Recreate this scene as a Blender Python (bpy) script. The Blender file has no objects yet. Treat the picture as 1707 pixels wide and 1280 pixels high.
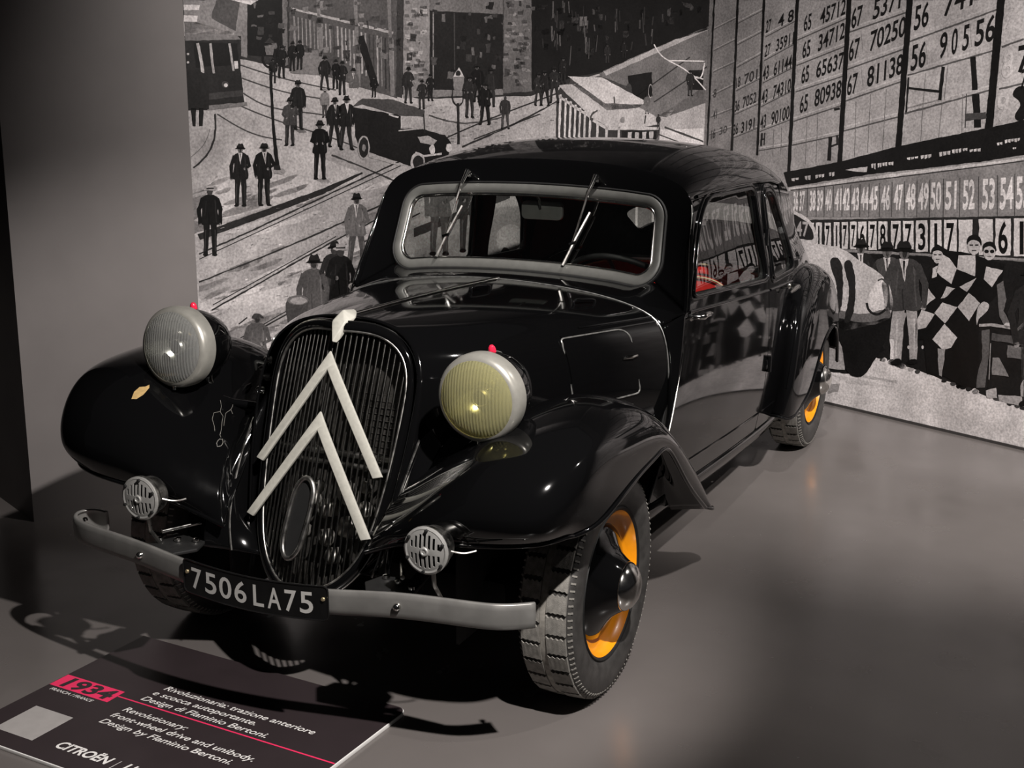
import bpy, bmesh, math, random
import numpy as np
from mathutils import Vector, Matrix
from mathutils.geometry import delaunay_2d_cdt

random.seed(7)
scene = bpy.context.scene
COL = scene.collection

# ------------------------------------------------------------------ camera
# world axes: X towards the car's left flank, Y towards its tail, Z up; origin on the floor under the front axle
CAM = np.array([2.0039, -3.3418, 1.7951]); YAW, PITCH, ROLL, FPX = 0.4395, -0.2341, 0.0064, 2135.68
_fw = np.array([-math.sin(YAW)*math.cos(PITCH), math.cos(YAW)*math.cos(PITCH), math.sin(PITCH)])
_rt = np.array([math.cos(YAW), math.sin(YAW), 0.0]); _up = np.cross(_rt, _fw)
_rt, _up = math.cos(ROLL)*_rt + math.sin(ROLL)*_up, math.cos(ROLL)*_up - math.sin(ROLL)*_rt
cam_d = bpy.data.cameras.new('camera'); cam = bpy.data.objects.new('camera', cam_d); COL.objects.link(cam)
cam_d.sensor_fit = 'HORIZONTAL'; cam_d.sensor_width = 36.0; cam_d.lens = FPX*36.0/1707.0
cam_d.clip_start = 0.05; cam_d.clip_end = 100
cam.matrix_world = Matrix(((_rt[0], _up[0], -_fw[0], CAM[0]), (_rt[1], _up[1], -_fw[1], CAM[1]), (_rt[2], _up[2], -_fw[2], CAM[2]), (0, 0, 0, 1)))
scene.camera = cam

# ------------------------------------------------------------------ world and lights
scene.view_settings.view_transform = 'Standard'; scene.view_settings.look = 'None'
scene.view_settings.gamma = 1.0; scene.view_settings.use_curve_mapping = False
scene.view_settings.exposure = 0.0
world = bpy.data.worlds.new('dark_hall'); scene.world = world; world.use_nodes = True
world.node_tree.nodes['Background'].inputs[0].default_value = (0.9, 0.88, 0.92, 1)
world.node_tree.nodes['Background'].inputs[1].default_value = 0.015

def spot(name, loc, aim, power, size, blend, radius, col=(1.0, 0.945, 0.905)):
    l = bpy.data.lights.new(name, 'SPOT'); l.energy = power; l.spot_size = math.radians(size); l.spot_blend = blend
    l.shadow_soft_size = radius; l.color = col
    o = bpy.data.objects.new(name, l); COL.objects.link(o); o.location = loc
    o.rotation_euler = (Vector(aim)-Vector(loc)).to_track_quat('-Z', 'Y').to_euler()
    return o
spot('track_spot_key', (1.90, -1.65, 2.95), (-0.62, 0.32, 0.0), 700, 51, 0.5, 0.032)
spot('track_spot_side', (3.10, 0.90, 3.30), (1.15, 1.15, 0.0), 165, 80, 0.9, 0.03)
spot('mural_washer_street', (1.3, 0.6, 3.7), (-1.15, 2.75, 1.35), 600, 80, 0.8, 0.05)
spot('mural_washer_board', (2.9, 0.4, 3.5), (1.2, 3.6, 0.25), 1250, 70, 0.9, 0.05)

# ------------------------------------------------------------------ materials
def mat(name, col, rough=0.5, metal=0.0, coat=0.0, noise=0.0, nscale=30.0, bump=0.0, bscale=200.0, spec=0.5, rvar=0.0):
    m = bpy.data.materials.new(name); m.use_nodes = True; nt = m.node_tree; b = nt.nodes['Principled BSDF']
    b.inputs['Base Color'].default_value = (*col, 1); b.inputs['Roughness'].default_value = rough
    b.inputs['Metallic'].default_value = metal; b.inputs['Coat Weight'].default_value = coat
    b.inputs['Coat Roughness'].default_value = 0.03; b.inputs['Specular IOR Level'].default_value = spec
    tc = nt.nodes.new('ShaderNodeTexCoord')
    n = nt.nodes.new('ShaderNodeTexNoise'); n.inputs['Scale'].default_value = nscale; n.inputs['Detail'].default_value = 5
    nt.links.new(tc.outputs['Object'], n.inputs['Vector'])
    if noise:
        r = nt.nodes.new('ShaderNodeValToRGB')
        r.color_ramp.elements[0].position = 0.3; r.color_ramp.elements[1].position = 0.7
        r.color_ramp.elements[0].color = (*[c*(1-noise) for c in col], 1)
        r.color_ramp.elements[1].color = (*[min(1, c*(1+noise)) for c in col], 1)
        nt.links.new(n.outputs['Fac'], r.inputs['Fac']); nt.links.new(r.outputs['Color'], b.inputs['Base Color'])
    if rvar:
        mr = nt.nodes.new('ShaderNodeMapRange'); mr.inputs['To Min'].default_value = max(0, rough-rvar); mr.inputs['To Max'].default_value = rough+rvar
        mr.inputs['From Min'].default_value = 0.3; mr.inputs['From Max'].default_value = 0.7
        nt.links.new(n.outputs['Fac'], mr.inputs['Value']); nt.links.new(mr.outputs['Result'], b.inputs['Roughness'])
    if bump:
        n2 = nt.nodes.new('ShaderNodeTexNoise'); n2.inputs['Scale'].default_value = bscale; n2.inputs['Detail'].default_value = 3
        nt.links.new(tc.outputs['Object'], n2.inputs['Vector'])
        bp = nt.nodes.new('ShaderNodeBump'); bp.inputs['Strength'].default_value = bump; bp.inputs['Distance'].default_value = 0.002
        nt.links.new(n2.outputs['Fac'], bp.inputs['Height']); nt.links.new(bp.outputs['Normal'], b.inputs['Normal'])
    return m

def glass_mat(name, tint, refl=1.0, rough=0.0, ribs=0.0, haze=0.0, hcol=(1, 1, 1)):
    m = bpy.data.materials.new(name); m.use_nodes = True; nt = m.node_tree; nt.nodes.clear()
    out = nt.nodes.new('ShaderNodeOutputMaterial'); mx = nt.nodes.new('ShaderNodeMixShader')
    tr = nt.nodes.new('ShaderNodeBsdfTransparent'); gl = nt.nodes.new('ShaderNodeBsdfGlossy'); lw = nt.nodes.new('ShaderNodeLayerWeight')
    tr.inputs[0].default_value = (*tint, 1); gl.inputs[0].default_value = (refl, refl, refl, 1); gl.inputs['Roughness'].default_value = rough
    lw.inputs['Blend'].default_value = 0.5
    pw = nt.nodes.new('ShaderNodeMath'); pw.operation = 'POWER'; pw.inputs[1].default_value = 5.0; nt.links.new(lw.outputs['Facing'], pw.inputs[0])
    fr = nt.nodes.new('ShaderNodeMath'); fr.operation = 'MULTIPLY_ADD'; fr.inputs[1].default_value = 0.93; fr.inputs[2].default_value = 0.07; nt.links.new(pw.outputs[0], fr.inputs[0])
    if ribs:
        tc = nt.nodes.new('ShaderNodeTexCoord'); w = nt.nodes.new('ShaderNodeTexWave'); w.inputs['Scale'].default_value = 34; w.bands_direction = 'X'
        bp = nt.nodes.new('ShaderNodeBump'); bp.inputs['Strength'].default_value = ribs; bp.inputs['Distance'].default_value = 0.0015
        nt.links.new(tc.outputs['Object'], w.inputs['Vector']); nt.links.new(w.outputs['Fac'], bp.inputs['Height'])
        nt.links.new(bp.outputs['Normal'], gl.inputs['Normal']); nt.links.new(bp.outputs['Normal'], lw.inputs['Normal'])
    nt.links.new(fr.outputs[0], mx.inputs[0]); nt.links.new(tr.outputs[0], mx.inputs[1]); nt.links.new(gl.outputs[0], mx.inputs[2])
    if haze:
        df = nt.nodes.new('ShaderNodeBsdfDiffuse'); df.inputs[0].default_value = (*hcol, 1); m2 = nt.nodes.new('ShaderNodeMixShader'); m2.inputs[0].default_value = haze
        if ribs: nt.links.new(bp.outputs['Normal'], df.inputs['Normal'])
        nt.links.new(mx.outputs[0], m2.inputs[1]); nt.links.new(df.outputs[0], m2.inputs[2]); nt.links.new(m2.outputs[0], out.inputs[0])
    else: nt.links.new(mx.outputs[0], out.inputs[0])
    return m

MT = dict(
    paint=mat('black_paint', (0.0025, 0.0025, 0.0027), 0.065, coat=0.28, rvar=0.025, nscale=9, spec=0.36),
    black=mat('matt_black', (0.006, 0.006, 0.006), 0.6, noise=0.4),
    under=mat('underbody_black', (0.004, 0.004, 0.004), 0.85, noise=0.4),
    chrome=mat('chrome', (0.72, 0.71, 0.68), 0.14, metal=1, rvar=0.06, nscale=25),
    dull=mat('dull_plated_metal', (0.42, 0.41, 0.39), 0.34, metal=1, rvar=0.1, nscale=40, noise=0.12),
    reflector=mat('silvered_reflector', (0.88, 0.88, 0.85), 0.15, metal=1, noise=0.06),
    bumper=mat('grey_bumper_paint', (0.20, 0.195, 0.185), 0.38, metal=0.35, noise=0.10, nscale=18, rvar=0.08),
    silver=mat('silver_painted_metal', (0.36, 0.355, 0.34), 0.42, metal=0.35, noise=0.1, nscale=50),
    darkchrome=mat('dark_tarnished_chrome', (0.20, 0.195, 0.185), 0.22, metal=1, noise=0.3, nscale=50),
    edge=mat('worn_edge_glint', (0.5, 0.5, 0.48), 0.3, metal=0.8, noise=0.4, nscale=60),  # pale metal colour puts in the glints along worn panel edges
    rim=mat('lamp_rim_plating', (0.36, 0.35, 0.315), 0.32, metal=0.45, noise=0.08, nscale=40),
    chevron=mat('cream_white_paint', (0.46, 0.45, 0.40), 0.5, noise=0.08, nscale=90),
    frame=mat('grey_window_frame', (0.12, 0.12, 0.112), 0.4, metal=0.1, noise=0.1, nscale=30),
    tyre=mat('tyre_rubber', (0.042, 0.040, 0.038), 0.48, noise=0.35, nscale=25, bump=0.3, bscale=300),
    tread=mat('worn_tread_rubber', (0.20, 0.19, 0.172), 0.75, noise=0.30, nscale=45, bump=0.6, bscale=400),
    groove=mat('dusty_tread_groove', (0.24, 0.225, 0.20), 0.8, noise=0.3, nscale=60),
    orange=mat('orange_wheel_paint', (0.92, 0.325, 0.005), 0.32, coat=0.3, noise=0.05),
    red=mat('red_leather', (0.55, 0.020, 0.016), 0.42, noise=0.12, nscale=40, bump=0.2),
    redjewel=mat('red_glass_jewel', (0.75, 0.02, 0.06), 0.15, coat=0.5),
    cream=mat('cream_piping', (0.6, 0.5, 0.3), 0.5, noise=0.1),
    radiator=mat('radiator_core', (0.035, 0.033, 0.03), 0.5, metal=0.5, noise=0.5, nscale=60),
    engine=mat('dusty_cast_metal', (0.28, 0.27, 0.25), 0.45, metal=0.7, noise=0.35, nscale=30),
    plate=mat('plate_black', (0.006, 0.006, 0.006), 0.35, noise=0.2),
    plate_text=mat('plate_silver_characters', (0.48, 0.47, 0.45), 0.45, noise=0.05),
    brass=mat('brass_rivet', (0.75, 0.62, 0.38), 0.3, metal=0.8, noise=0.05),
    headliner=mat('dark_headliner', (0.02, 0.019, 0.017), 0.95, noise=0.2),
    board=mat('board_print_dark', (0.030, 0.022, 0.024), 0.42, noise=0.08, nscale=8),
    board_edge=mat('board_white_edge', (0.75, 0.74, 0.72), 0.5, noise=0.03),
    pink=mat('board_magenta', (0.85, 0.035, 0.13), 0.45, noise=0.04),
    white_print=mat('board_white_print', (0.78, 0.76, 0.74), 0.5, noise=0.03),
    pale_print=mat('board_pale_patch', (0.36, 0.34, 0.33), 0.5, noise=0.05),
    glass=glass_mat('window_glass', (0.80, 0.82, 0.80)),
    lens=glass_mat('headlamp_glass', (0.90, 0.91, 0.88), ribs=0.5, haze=0.15, hcol=(.8, .8, .78)),
    lens_y=glass_mat('amber_headlamp_glass', (0.93, 0.88, 0.52), ribs=0.5, haze=0.19, hcol=(.84, .80, .44)),
)
def chip_mat():
    return mat('ochre_primer_chip', (0.42, 0.28, 0.11), 0.6, noise=0.15, nscale=80)
MT['chip'] = chip_mat()
MT['scratch'] = mat('pale_paint_crack', (.20, .19, .17), .6, noise=.3, nscale=200)

# ------------------------------------------------------------------ numeric helpers
def cardinal(knots, q):
    """rows of weights so that W @ P is the natural cubic spline through P at q"""
    k = np.asarray(knots, float); q = np.atleast_1d(np.asarray(q, float)); n = len(k); h = np.diff(k)
    A = np.eye(n); B = np.zeros((n, n))
    for i in range(1, n-1):
        A[i, i-1] = h[i-1]; A[i, i] = 2*(h[i-1]+h[i]); A[i, i+1] = h[i]
        B[i, i-1] = 6/h[i-1]; B[i, i] = -6/h[i-1]-6/h[i]; B[i, i+1] = 6/h[i]
    M = np.linalg.solve(A, B)
    j = np.clip(np.searchsorted(k, q, side='right')-1, 0, n-2); hj = h[j]; a = (k[j+1]-q)/hj; b = 1-a
    W = np.zeros((len(q), n)); r = np.arange(len(q))
    W[r, j] += a; W[r, j+1] += b
    W += ((a**3-a)*hj**2/6)[:, None]*M[j] + ((b**3-b)*hj**2/6)[:, None]*M[j+1]
    return W
def spline(P, n=None, q=None, closed=False):
    P = np.asarray(P, float)
    if closed: P = np.vstack([P[-3:], P, P[:3]])
    d = np.linalg.norm(np.diff(P, axis=0), axis=1)**0.5; t = np.r_[0, np.cumsum(d)]
    if closed: a, b = t[3], t[-3]; qq = np.linspace(a, b, n, endpoint=False)
    else: qq = np.linspace(0, t[-1], n) if q is None else np.asarray(q)*t[-1]
    return cardinal(t, qq) @ P
def table(ys, vs):
    ys = np.asarray(ys, float); vs = np.asarray(vs, float)
    return lambda q: cardinal(ys, np.clip(q, ys[0], ys[-1])) @ vs
def fillet(poly, rads, n=7):
    P = [np.asarray(p, float) for p in poly]; out = []
    if not hasattr(rads, '__len__'): rads = [rads]*len(P)
    for i, p in enumerate(P):
        a, b = P[i-1]-p, P[(i+1) % len(P)]-p; la, lb = np.linalg.norm(a), np.linalg.norm(b); r = min(rads[i], la*0.48, lb*0.48)
        if r <= 0: out.append(p); continue
        a, b = a/la*r, b/lb*r
        for t in np.linspace(0, 1, n): out.append(p + a*(1-t)**2 + b*t**2)
    return np.array(out)
def resample(poly, step, closed=True):
    out = []; P = [np.asarray(p, float) for p in poly]
    for i in range(len(P) if closed else len(P)-1):
        a, b = P[i], P[(i+1) % len(P)]; k = max(1, int(math.ceil(np.linalg.norm(b-a)/step)))
        for j in range(k): out.append(a+(b-a)*j/k)
    if not closed: out.append(P[-1])
    return np.array(out)
def inside(poly, pts):
    poly = np.asarray(poly); x, y = pts[:, 0], pts[:, 1]; r = np.zeros(len(pts), bool); n = len(poly)
    for i in range(n):
        (x1, y1), (x2, y2) = poly[i], poly[i-1]
        c = (y1 > y) != (y2 > y)
        with np.errstate(divide='ignore', invalid='ignore'):
            r ^= c & (x < (x2-x1)*(y-y1)/(y2-y1)+x1)
    return r

# ------------------------------------------------------------------ object helpers
def obj(name, me, material, parent=None, smooth=True):
    if isinstance(me, bmesh.types.BMesh):
        b = me; me = bpy.data.meshes.new(name); b.normal_update(); b.to_mesh(me); b.free()
    if material is not None and len(me.materials) == 0: me.materials.append(MT[material] if isinstance(material, str) else material)
    if smooth: me.shade_smooth()
    o = bpy.data.objects.new(name, me); COL.objects.link(o)
    if parent is not None: o.parent = parent
    return o
def tag(o, label=None, cat=None, group=None, kind=None):
    if label: o['label'] = label
    if cat: o['category'] = cat
    if group: o['group'] = group
    if kind: o['kind'] = kind
    return o
def empty(name, loc=(0, 0, 0)):
    o = bpy.data.objects.new(name, None); COL.objects.link(o); o.location = loc; o.empty_display_size = 0.1
    return o
def pymesh(name, v, f, sharp=None):
    me = bpy.data.meshes.new(name); me.from_pydata([tuple(map(float, p)) for p in v], [], [tuple(map(int, q)) for q in f]); me.validate(); me.update()
    return me
def autosmooth(o, ang=35):
    o.data.shade_smooth()
    b = bmesh.new(); b.from_mesh(o.data); lim = math.radians(ang)
    for e in b.edges:
        if len(e.link_faces) == 2 and e.calc_face_angle(0) > lim: e.smooth = False
    b.to_mesh(o.data); b.free(); return o
def solid(o, t, off=-1.0):
    m = o.modifiers.new('thickness', 'SOLIDIFY'); m.thickness = t; m.offset = off; m.use_even_offset = False; return o
def grid(name, P, material, parent=None, thick=0.0, off=-1.0, closed_u=False, flip=False, ref=None):
    P = np.asarray(P); nu, nv = P.shape[:2]; f = []
    if ref is not None:                                   # face away from a point inside
        nn = np.cross(P[1:, :-1]-P[:-1, :-1], P[:-1, 1:]-P[:-1, :-1]); flip = (nn*(P[:-1, :-1]-np.asarray(ref))).sum() < 0
    for i in range(nu if closed_u else nu-1):
        for j in range(nv-1):
            q = (i*nv+j, ((i+1) % nu)*nv+j, ((i+1) % nu)*nv+j+1, i*nv+j+1); f.append(q[::-1] if flip else q)
    o = obj(name, pymesh(name, P.reshape(-1, 3), f), material, parent)
    if thick: solid(o, thick, off)
    return o
def net(N, nu, nv):
    N = np.asarray(N, float)
    U = cardinal(np.arange(N.shape[0]), np.linspace(0, N.shape[0]-1, nu)); V = cardinal(np.arange(N.shape[1]), np.linspace(0, N.shape[1]-1, nv))
    return np.einsum('ai,bj,ijk->abk', U, V, N)
def tube(name, pts, r, material, parent=None, n=8, closed=False, sample=None, flat=None):
    P = np.asarray(pts, float)
    if sample: P = spline(P, sample, closed=closed)
    m = len(P); T = np.gradient(P, axis=0) if not closed else (np.roll(P, -1, 0)-np.roll(P, 1, 0))
    T /= np.linalg.norm(T, axis=1)[:, None]+1e-12
    ref = np.array([0, 0, 1.0]) if abs(T[0][2]) < 0.9 else np.array([1.0, 0, 0])
    A = np.cross(T[0], ref); A /= np.linalg.norm(A); v = []; R = np.broadcast_to(np.asarray(r, float), (m,))
    for i in range(m):
        A = A-T[i]*(A@T[i]); A /= np.linalg.norm(A); B = np.cross(T[i], A)
        for k in range(n):
            a = 2*math.pi*k/n; v.append(P[i]+R[i]*(math.cos(a)*A+math.sin(a)*B*(flat or 1)))
    f = []
    for i in range(m if closed else m-1):
        for k in range(n):
            f.append((i*n+k, i*n+(k+1) % n, ((i+1) % m)*n+(k+1) % n, ((i+1) % m)*n+k))
    if not closed: f += [tuple(range(n))[::-1], tuple((m-1)*n+k for k in range(n))]
    return autosmooth(obj(name, pymesh(name, v, f), material, parent), 50)
def lathe(name, prof, axis_o, axis_d, material, parent=None, n=48, cap=False, smooth=40):
    """prof: list of (radius, distance along axis)"""
    d = np.asarray(axis_d, float); d = d/np.linalg.norm(d); ref = np.array([0, 0, 1.0]) if abs(d[2]) < 0.9 else np.array([1.0, 0, 0])
    A = np.cross(ref, d); A /= np.linalg.norm(A); B = np.cross(d, A); o0 = np.asarray(axis_o, float); v = []; f = []; m = len(prof)
    for k in range(n):
        a = 2*math.pi*k/n; u = math.cos(a)*A+math.sin(a)*B
        for r, h in prof: v.append(o0+u*max(r, 1e-5)+d*h)
    for k in range(n):
        for j in range(m-1): f.append((k*m+j, k*m+j+1, ((k+1) % n)*m+j+1, ((k+1) % n)*m+j))
    b = bmesh.new(); vs = [b.verts.new(tuple(p)) for p in v]
    for q in f: b.faces.new([vs[i] for i in q])
    bmesh.ops.remove_doubles(b, verts=b.verts, dist=2e-5); bmesh.ops.recalc_face_normals(b, faces=b.faces)
    return autosmooth(obj(name, b, material, parent), smooth)
def box_bm(b, c, s, rot=None):
    M = Matrix.Translation(Vector(c)) @ (rot.to_4x4() if rot is not None else Matrix()) @ Matrix.Diagonal((s[0], s[1], s[2], 1))
    return bmesh.ops.create_cube(b, size=1.0, matrix=M)
def box(name, c, s, material, parent=None, rot=None, bev=0.0):
    b = bmesh.new(); box_bm(b, (0, 0, 0), s, None)
    if bev: bmesh.ops.bevel(b, geom=b.edges[:], offset=bev, segments=2, affect='EDGES', profile=0.5)
    bmesh.ops.transform(b, matrix=Matrix.Translation(Vector(c)) @ (rot.to_4x4() if rot is not None else Matrix()), verts=b.verts)
    return autosmooth(obj(name, b, material, parent), 35)
def prism(name, poly, depth, to3d, material, parent=None, bev=0.0):
    """2-D outline extruded; to3d(a, b, h) -> point"""
    n = len(poly); v = [to3d(a, c, 0.0) for a, c in poly]+[to3d(a, c, depth) for a, c in poly]
    f = [tuple(range(n))[::-1], tuple(range(n, 2*n))]+[(i, (i+1) % n, n+(i+1) % n, n+i) for i in range(n)]
    b = bmesh.new(); vs = [b.verts.new(tuple(map(float, p))) for p in v]
    for q in f: b.faces.new([vs[i] for i in q])
    bmesh.ops.recalc_face_normals(b, faces=b.faces)
    if bev: bmesh.ops.bevel(b, geom=b.edges[:], offset=bev, segments=2, affect='EDGES', profile=0.5)
    return autosmooth(obj(name, b, material, parent), 35)
def trim(name, func, outer, holes, step, thick, material, parent=None, flip=False, bstep=None):
    """surface patch func(a, b) trimmed to an outline with openings, given a thickness and exact normals"""
    bstep = bstep or step*0.6
    loops = [resample(p, bstep) for p in [outer]+list(holes)]
    lo, hi = loops[0].min(0), loops[0].max(0)
    g = np.stack(np.meshgrid(np.arange(lo[0]+step/2, hi[0], step), np.arange(lo[1]+step/2, hi[1], step), indexing='ij'), -1).reshape(-1, 2)
    keep = inside(loops[0], g)
    for l in loops[1:]: keep &= ~inside(l, g)
    g = g[keep]; B = np.vstack(loops)
    d = np.full(len(g), 9.0)
    for i in range(0, len(B), 200): d = np.minimum(d, np.sqrt(((g[:, None]-B[None, i:i+200])**2).sum(-1)).min(1))
    g = g[d > step*0.45]
    pts = np.vstack([B, g]); ed = []; o = 0
    for l in loops:
        ed += [(o+i, o+(i+1) % len(l)) for i in range(len(l))]; o += len(l)
    r = delaunay_2d_cdt([Vector(p) for p in pts], ed, [], 0, 1e-6)
    V = np.array([tuple(p) for p in r[0]]); F = np.array([tuple(t) for t in r[2]]); c = V[F].mean(1)
    ok = inside(loops[0], c)
    for l in loops[1:]: ok &= ~inside(l, c)
    F = F[ok]
    P = func(V[:, 0], V[:, 1]); e = 1e-4
    N = np.cross(func(V[:, 0]+e, V[:, 1])-func(V[:, 0]-e, V[:, 1]), func(V[:, 0], V[:, 1]+e)-func(V[:, 0], V[:, 1]-e))
    N /= np.linalg.norm(N, axis=1)[:, None]+1e-12
    if flip: N = -N; F = F[:, ::-1]
    n = len(P); verts = [P]; faces = [tuple(t) for t in F]; norms = [N]
    if thick:
        verts.append(P-N*thick); norms.append(-N); faces += [tuple(t[::-1]+n) for t in F]
        cnt = {}
        for t in F:
            for i in range(3):
                a, b2 = t[i], t[(i+1) % 3]; cnt[(a, b2)] = 1
        k = 2*n; rv = []; rn = []
        for (a, b2) in cnt:
            if (b2, a) in cnt: continue
            q = [P[a], P[b2], P[b2]-N[b2]*thick, P[a]-N[a]*thick]; nn = np.cross(q[2]-q[0], q[1]-q[0]); nn /= np.linalg.norm(nn)+1e-12
            rv += [q[0], q[3], q[2], q[1]]; rn += [-nn]*4; faces.append((k, k+1, k+2, k+3)); k += 4
        verts.append(np.array(rv)); norms.append(np.array(rn)*-1)
    v = np.vstack(verts); me = bpy.data.meshes.new(name)
    me.from_pydata([tuple(p) for p in v], [], faces); me.shade_smooth()
    me.normals_split_custom_set_from_vertices([tuple(p) for p in np.vstack(norms)])
    return obj(name, me, material, parent, smooth=False)
def dup(o, parent, name=None):
    c = o.copy(); COL.objects.link(c); c.parent = parent
    return c
_glyph = {}
def glyph_mesh(text, shear=0.0, spacing=1.0, bold=0.0):
    key = (text, shear, spacing, bold)
    if key not in _glyph:
        cu = bpy.data.curves.new('lettering', 'FONT'); cu.body = text; cu.shear = shear; cu.space_character = spacing; cu.offset = bold; cu.resolution_u = 4
        o = bpy.data.objects.new('lettering', cu); COL.objects.link(o); dg = bpy.context.evaluated_depsgraph_get()
        me = o.evaluated_get(dg).to_mesh(); v = np.array([p.co[:2] for p in me.vertices]).reshape(-1, 2); f = [tuple(p.vertices) for p in me.polygons]
        o.evaluated_get(dg).to_mesh_clear(); bpy.data.objects.remove(o); bpy.data.curves.remove(cu)
        _glyph[key] = (v, f)
    return _glyph[key]
# ================================================================== the setting
RW_A = np.array([0.635, 3.834, 0.0]); RW_D = np.array([0.9064, -0.4223, 0.0]); RW_D /= np.linalg.norm(RW_D)   # foot of the right-hand wall
CORNER = np.array([-0.306, 4.273, 0.0])
ROOM_H = 4.0
floor_m = bpy.data.materials.new('polished_resin_floor'); floor_m.use_nodes = True
def _floor():
    nt = floor_m.node_tree; b = nt.nodes['Principled BSDF']; tc = nt.nodes.new('ShaderNodeTexCoord')
    n = nt.nodes.new('ShaderNodeTexNoise'); n.inputs['Scale'].default_value = 1.6; n.inputs['Detail'].default_value = 7
    r = nt.nodes.new('ShaderNodeValToRGB'); r.color_ramp.elements[0].position = .3; r.color_ramp.elements[1].position = .75
    r.color_ramp.elements[0].color = (.118, .106, .101, 1); r.color_ramp.elements[1].color = (.145, .131, .125, 1)
    nt.links.new(tc.outputs['Object'], n.inputs['Vector']); nt.links.new(n.outputs['Fac'], r.inputs['Fac']); nt.links.new(r.outputs['Color'], b.inputs['Base Color'])
    n2 = nt.nodes.new('ShaderNodeTexNoise'); n2.inputs['Scale'].default_value = 5; n2.inputs['Detail'].default_value = 6
    mr = nt.nodes.new('ShaderNodeMapRange'); mr.inputs['From Min'].default_value = .3; mr.inputs['From Max'].default_value = .7; mr.inputs['To Min'].default_value = .17; mr.inputs['To Max'].default_value = .29
    nt.links.new(tc.outputs['Object'], n2.inputs['Vector']); nt.links.new(n2.outputs['Fac'], mr.inputs['Value']); nt.links.new(mr.outputs['Result'], b.inputs['Roughness'])
_floor()
def slab(name, a, b, thick, z0, z1, material, parent=None):
    """upright panel from a to b (plan points); thickness to the left of a->b"""
    a, b = np.array(a[:2], float), np.array(b[:2], float); d = (b-a)/np.linalg.norm(b-a); n = np.array([-d[1], d[0]])*thick
    q = [a, b, b+n, a+n]; v = [(p[0], p[1], z) for z in (z0, z1) for p in q]
    f = [(0, 3, 2, 1), (4, 5, 6, 7), (0, 1, 5, 4), (1, 2, 6, 5), (2, 3, 7, 6), (3, 0, 4, 7)]
    bm_ = bmesh.new(); vs = [bm_.verts.new(p) for p in v]
    for k in f: bm_.faces.new([vs[i] for i in k])
    bmesh.ops.recalc_face_normals(bm_, faces=bm_.faces)
    return obj(name, bm_, material, parent, smooth=False)
fl = bmesh.new(); box_bm(fl, (0, 0, -.05), (16, 16, .1)); tag(obj('floor', fl, floor_m, smooth=False), 'dark grey polished resin floor of the exhibition hall', 'floor', kind='structure')
MT['wall'] = mat('dark_hall_wall', (.035, .031, .030), .7, noise=.15, nscale=3)
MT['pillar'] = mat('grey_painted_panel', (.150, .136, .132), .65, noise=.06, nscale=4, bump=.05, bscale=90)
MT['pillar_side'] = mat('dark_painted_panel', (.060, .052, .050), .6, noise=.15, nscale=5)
LW_D = np.array([RW_D[1], -RW_D[0], 0.0])           # from the corner towards the viewer
N_L = RW_D.copy(); N_R = np.array([RW_D[1], -RW_D[0], 0.0])                                   # wall normals into the room
LW_E = CORNER+LW_D*4.0; RW_E = CORNER+RW_D*5.0
wl_o = tag(slab('wall_left', CORNER-LW_D*.3, LW_E, -.12, 0, ROOM_H, 'wall'), 'exhibition wall carrying the old street photograph', 'wall', kind='structure')
wr_o = tag(slab('wall_right', CORNER-RW_D*.12, RW_E, .12, 0, ROOM_H, 'wall'), 'exhibition wall carrying the racing scoreboard photograph', 'wall', kind='structure')
PB = np.array([-1.914, 0.358, 0.0]); PE = PB-LW_D*0.7815
pil = tag(slab('wall_pillar', PB, PE, .45, 0, ROOM_H, 'pillar'), 'plain grey partition standing in front of the street mural', 'wall', kind='structure')
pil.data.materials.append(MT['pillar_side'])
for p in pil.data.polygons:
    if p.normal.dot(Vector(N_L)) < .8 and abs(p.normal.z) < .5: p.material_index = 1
back_a = PB-N_L*.45-LW_D*.02
fwall = tag(slab('wall_far', back_a, back_a+LW_D*5, -.12, 0, ROOM_H, 'wall'), 'dark hall wall beyond the grey partition', 'wall', kind='structure')

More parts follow.
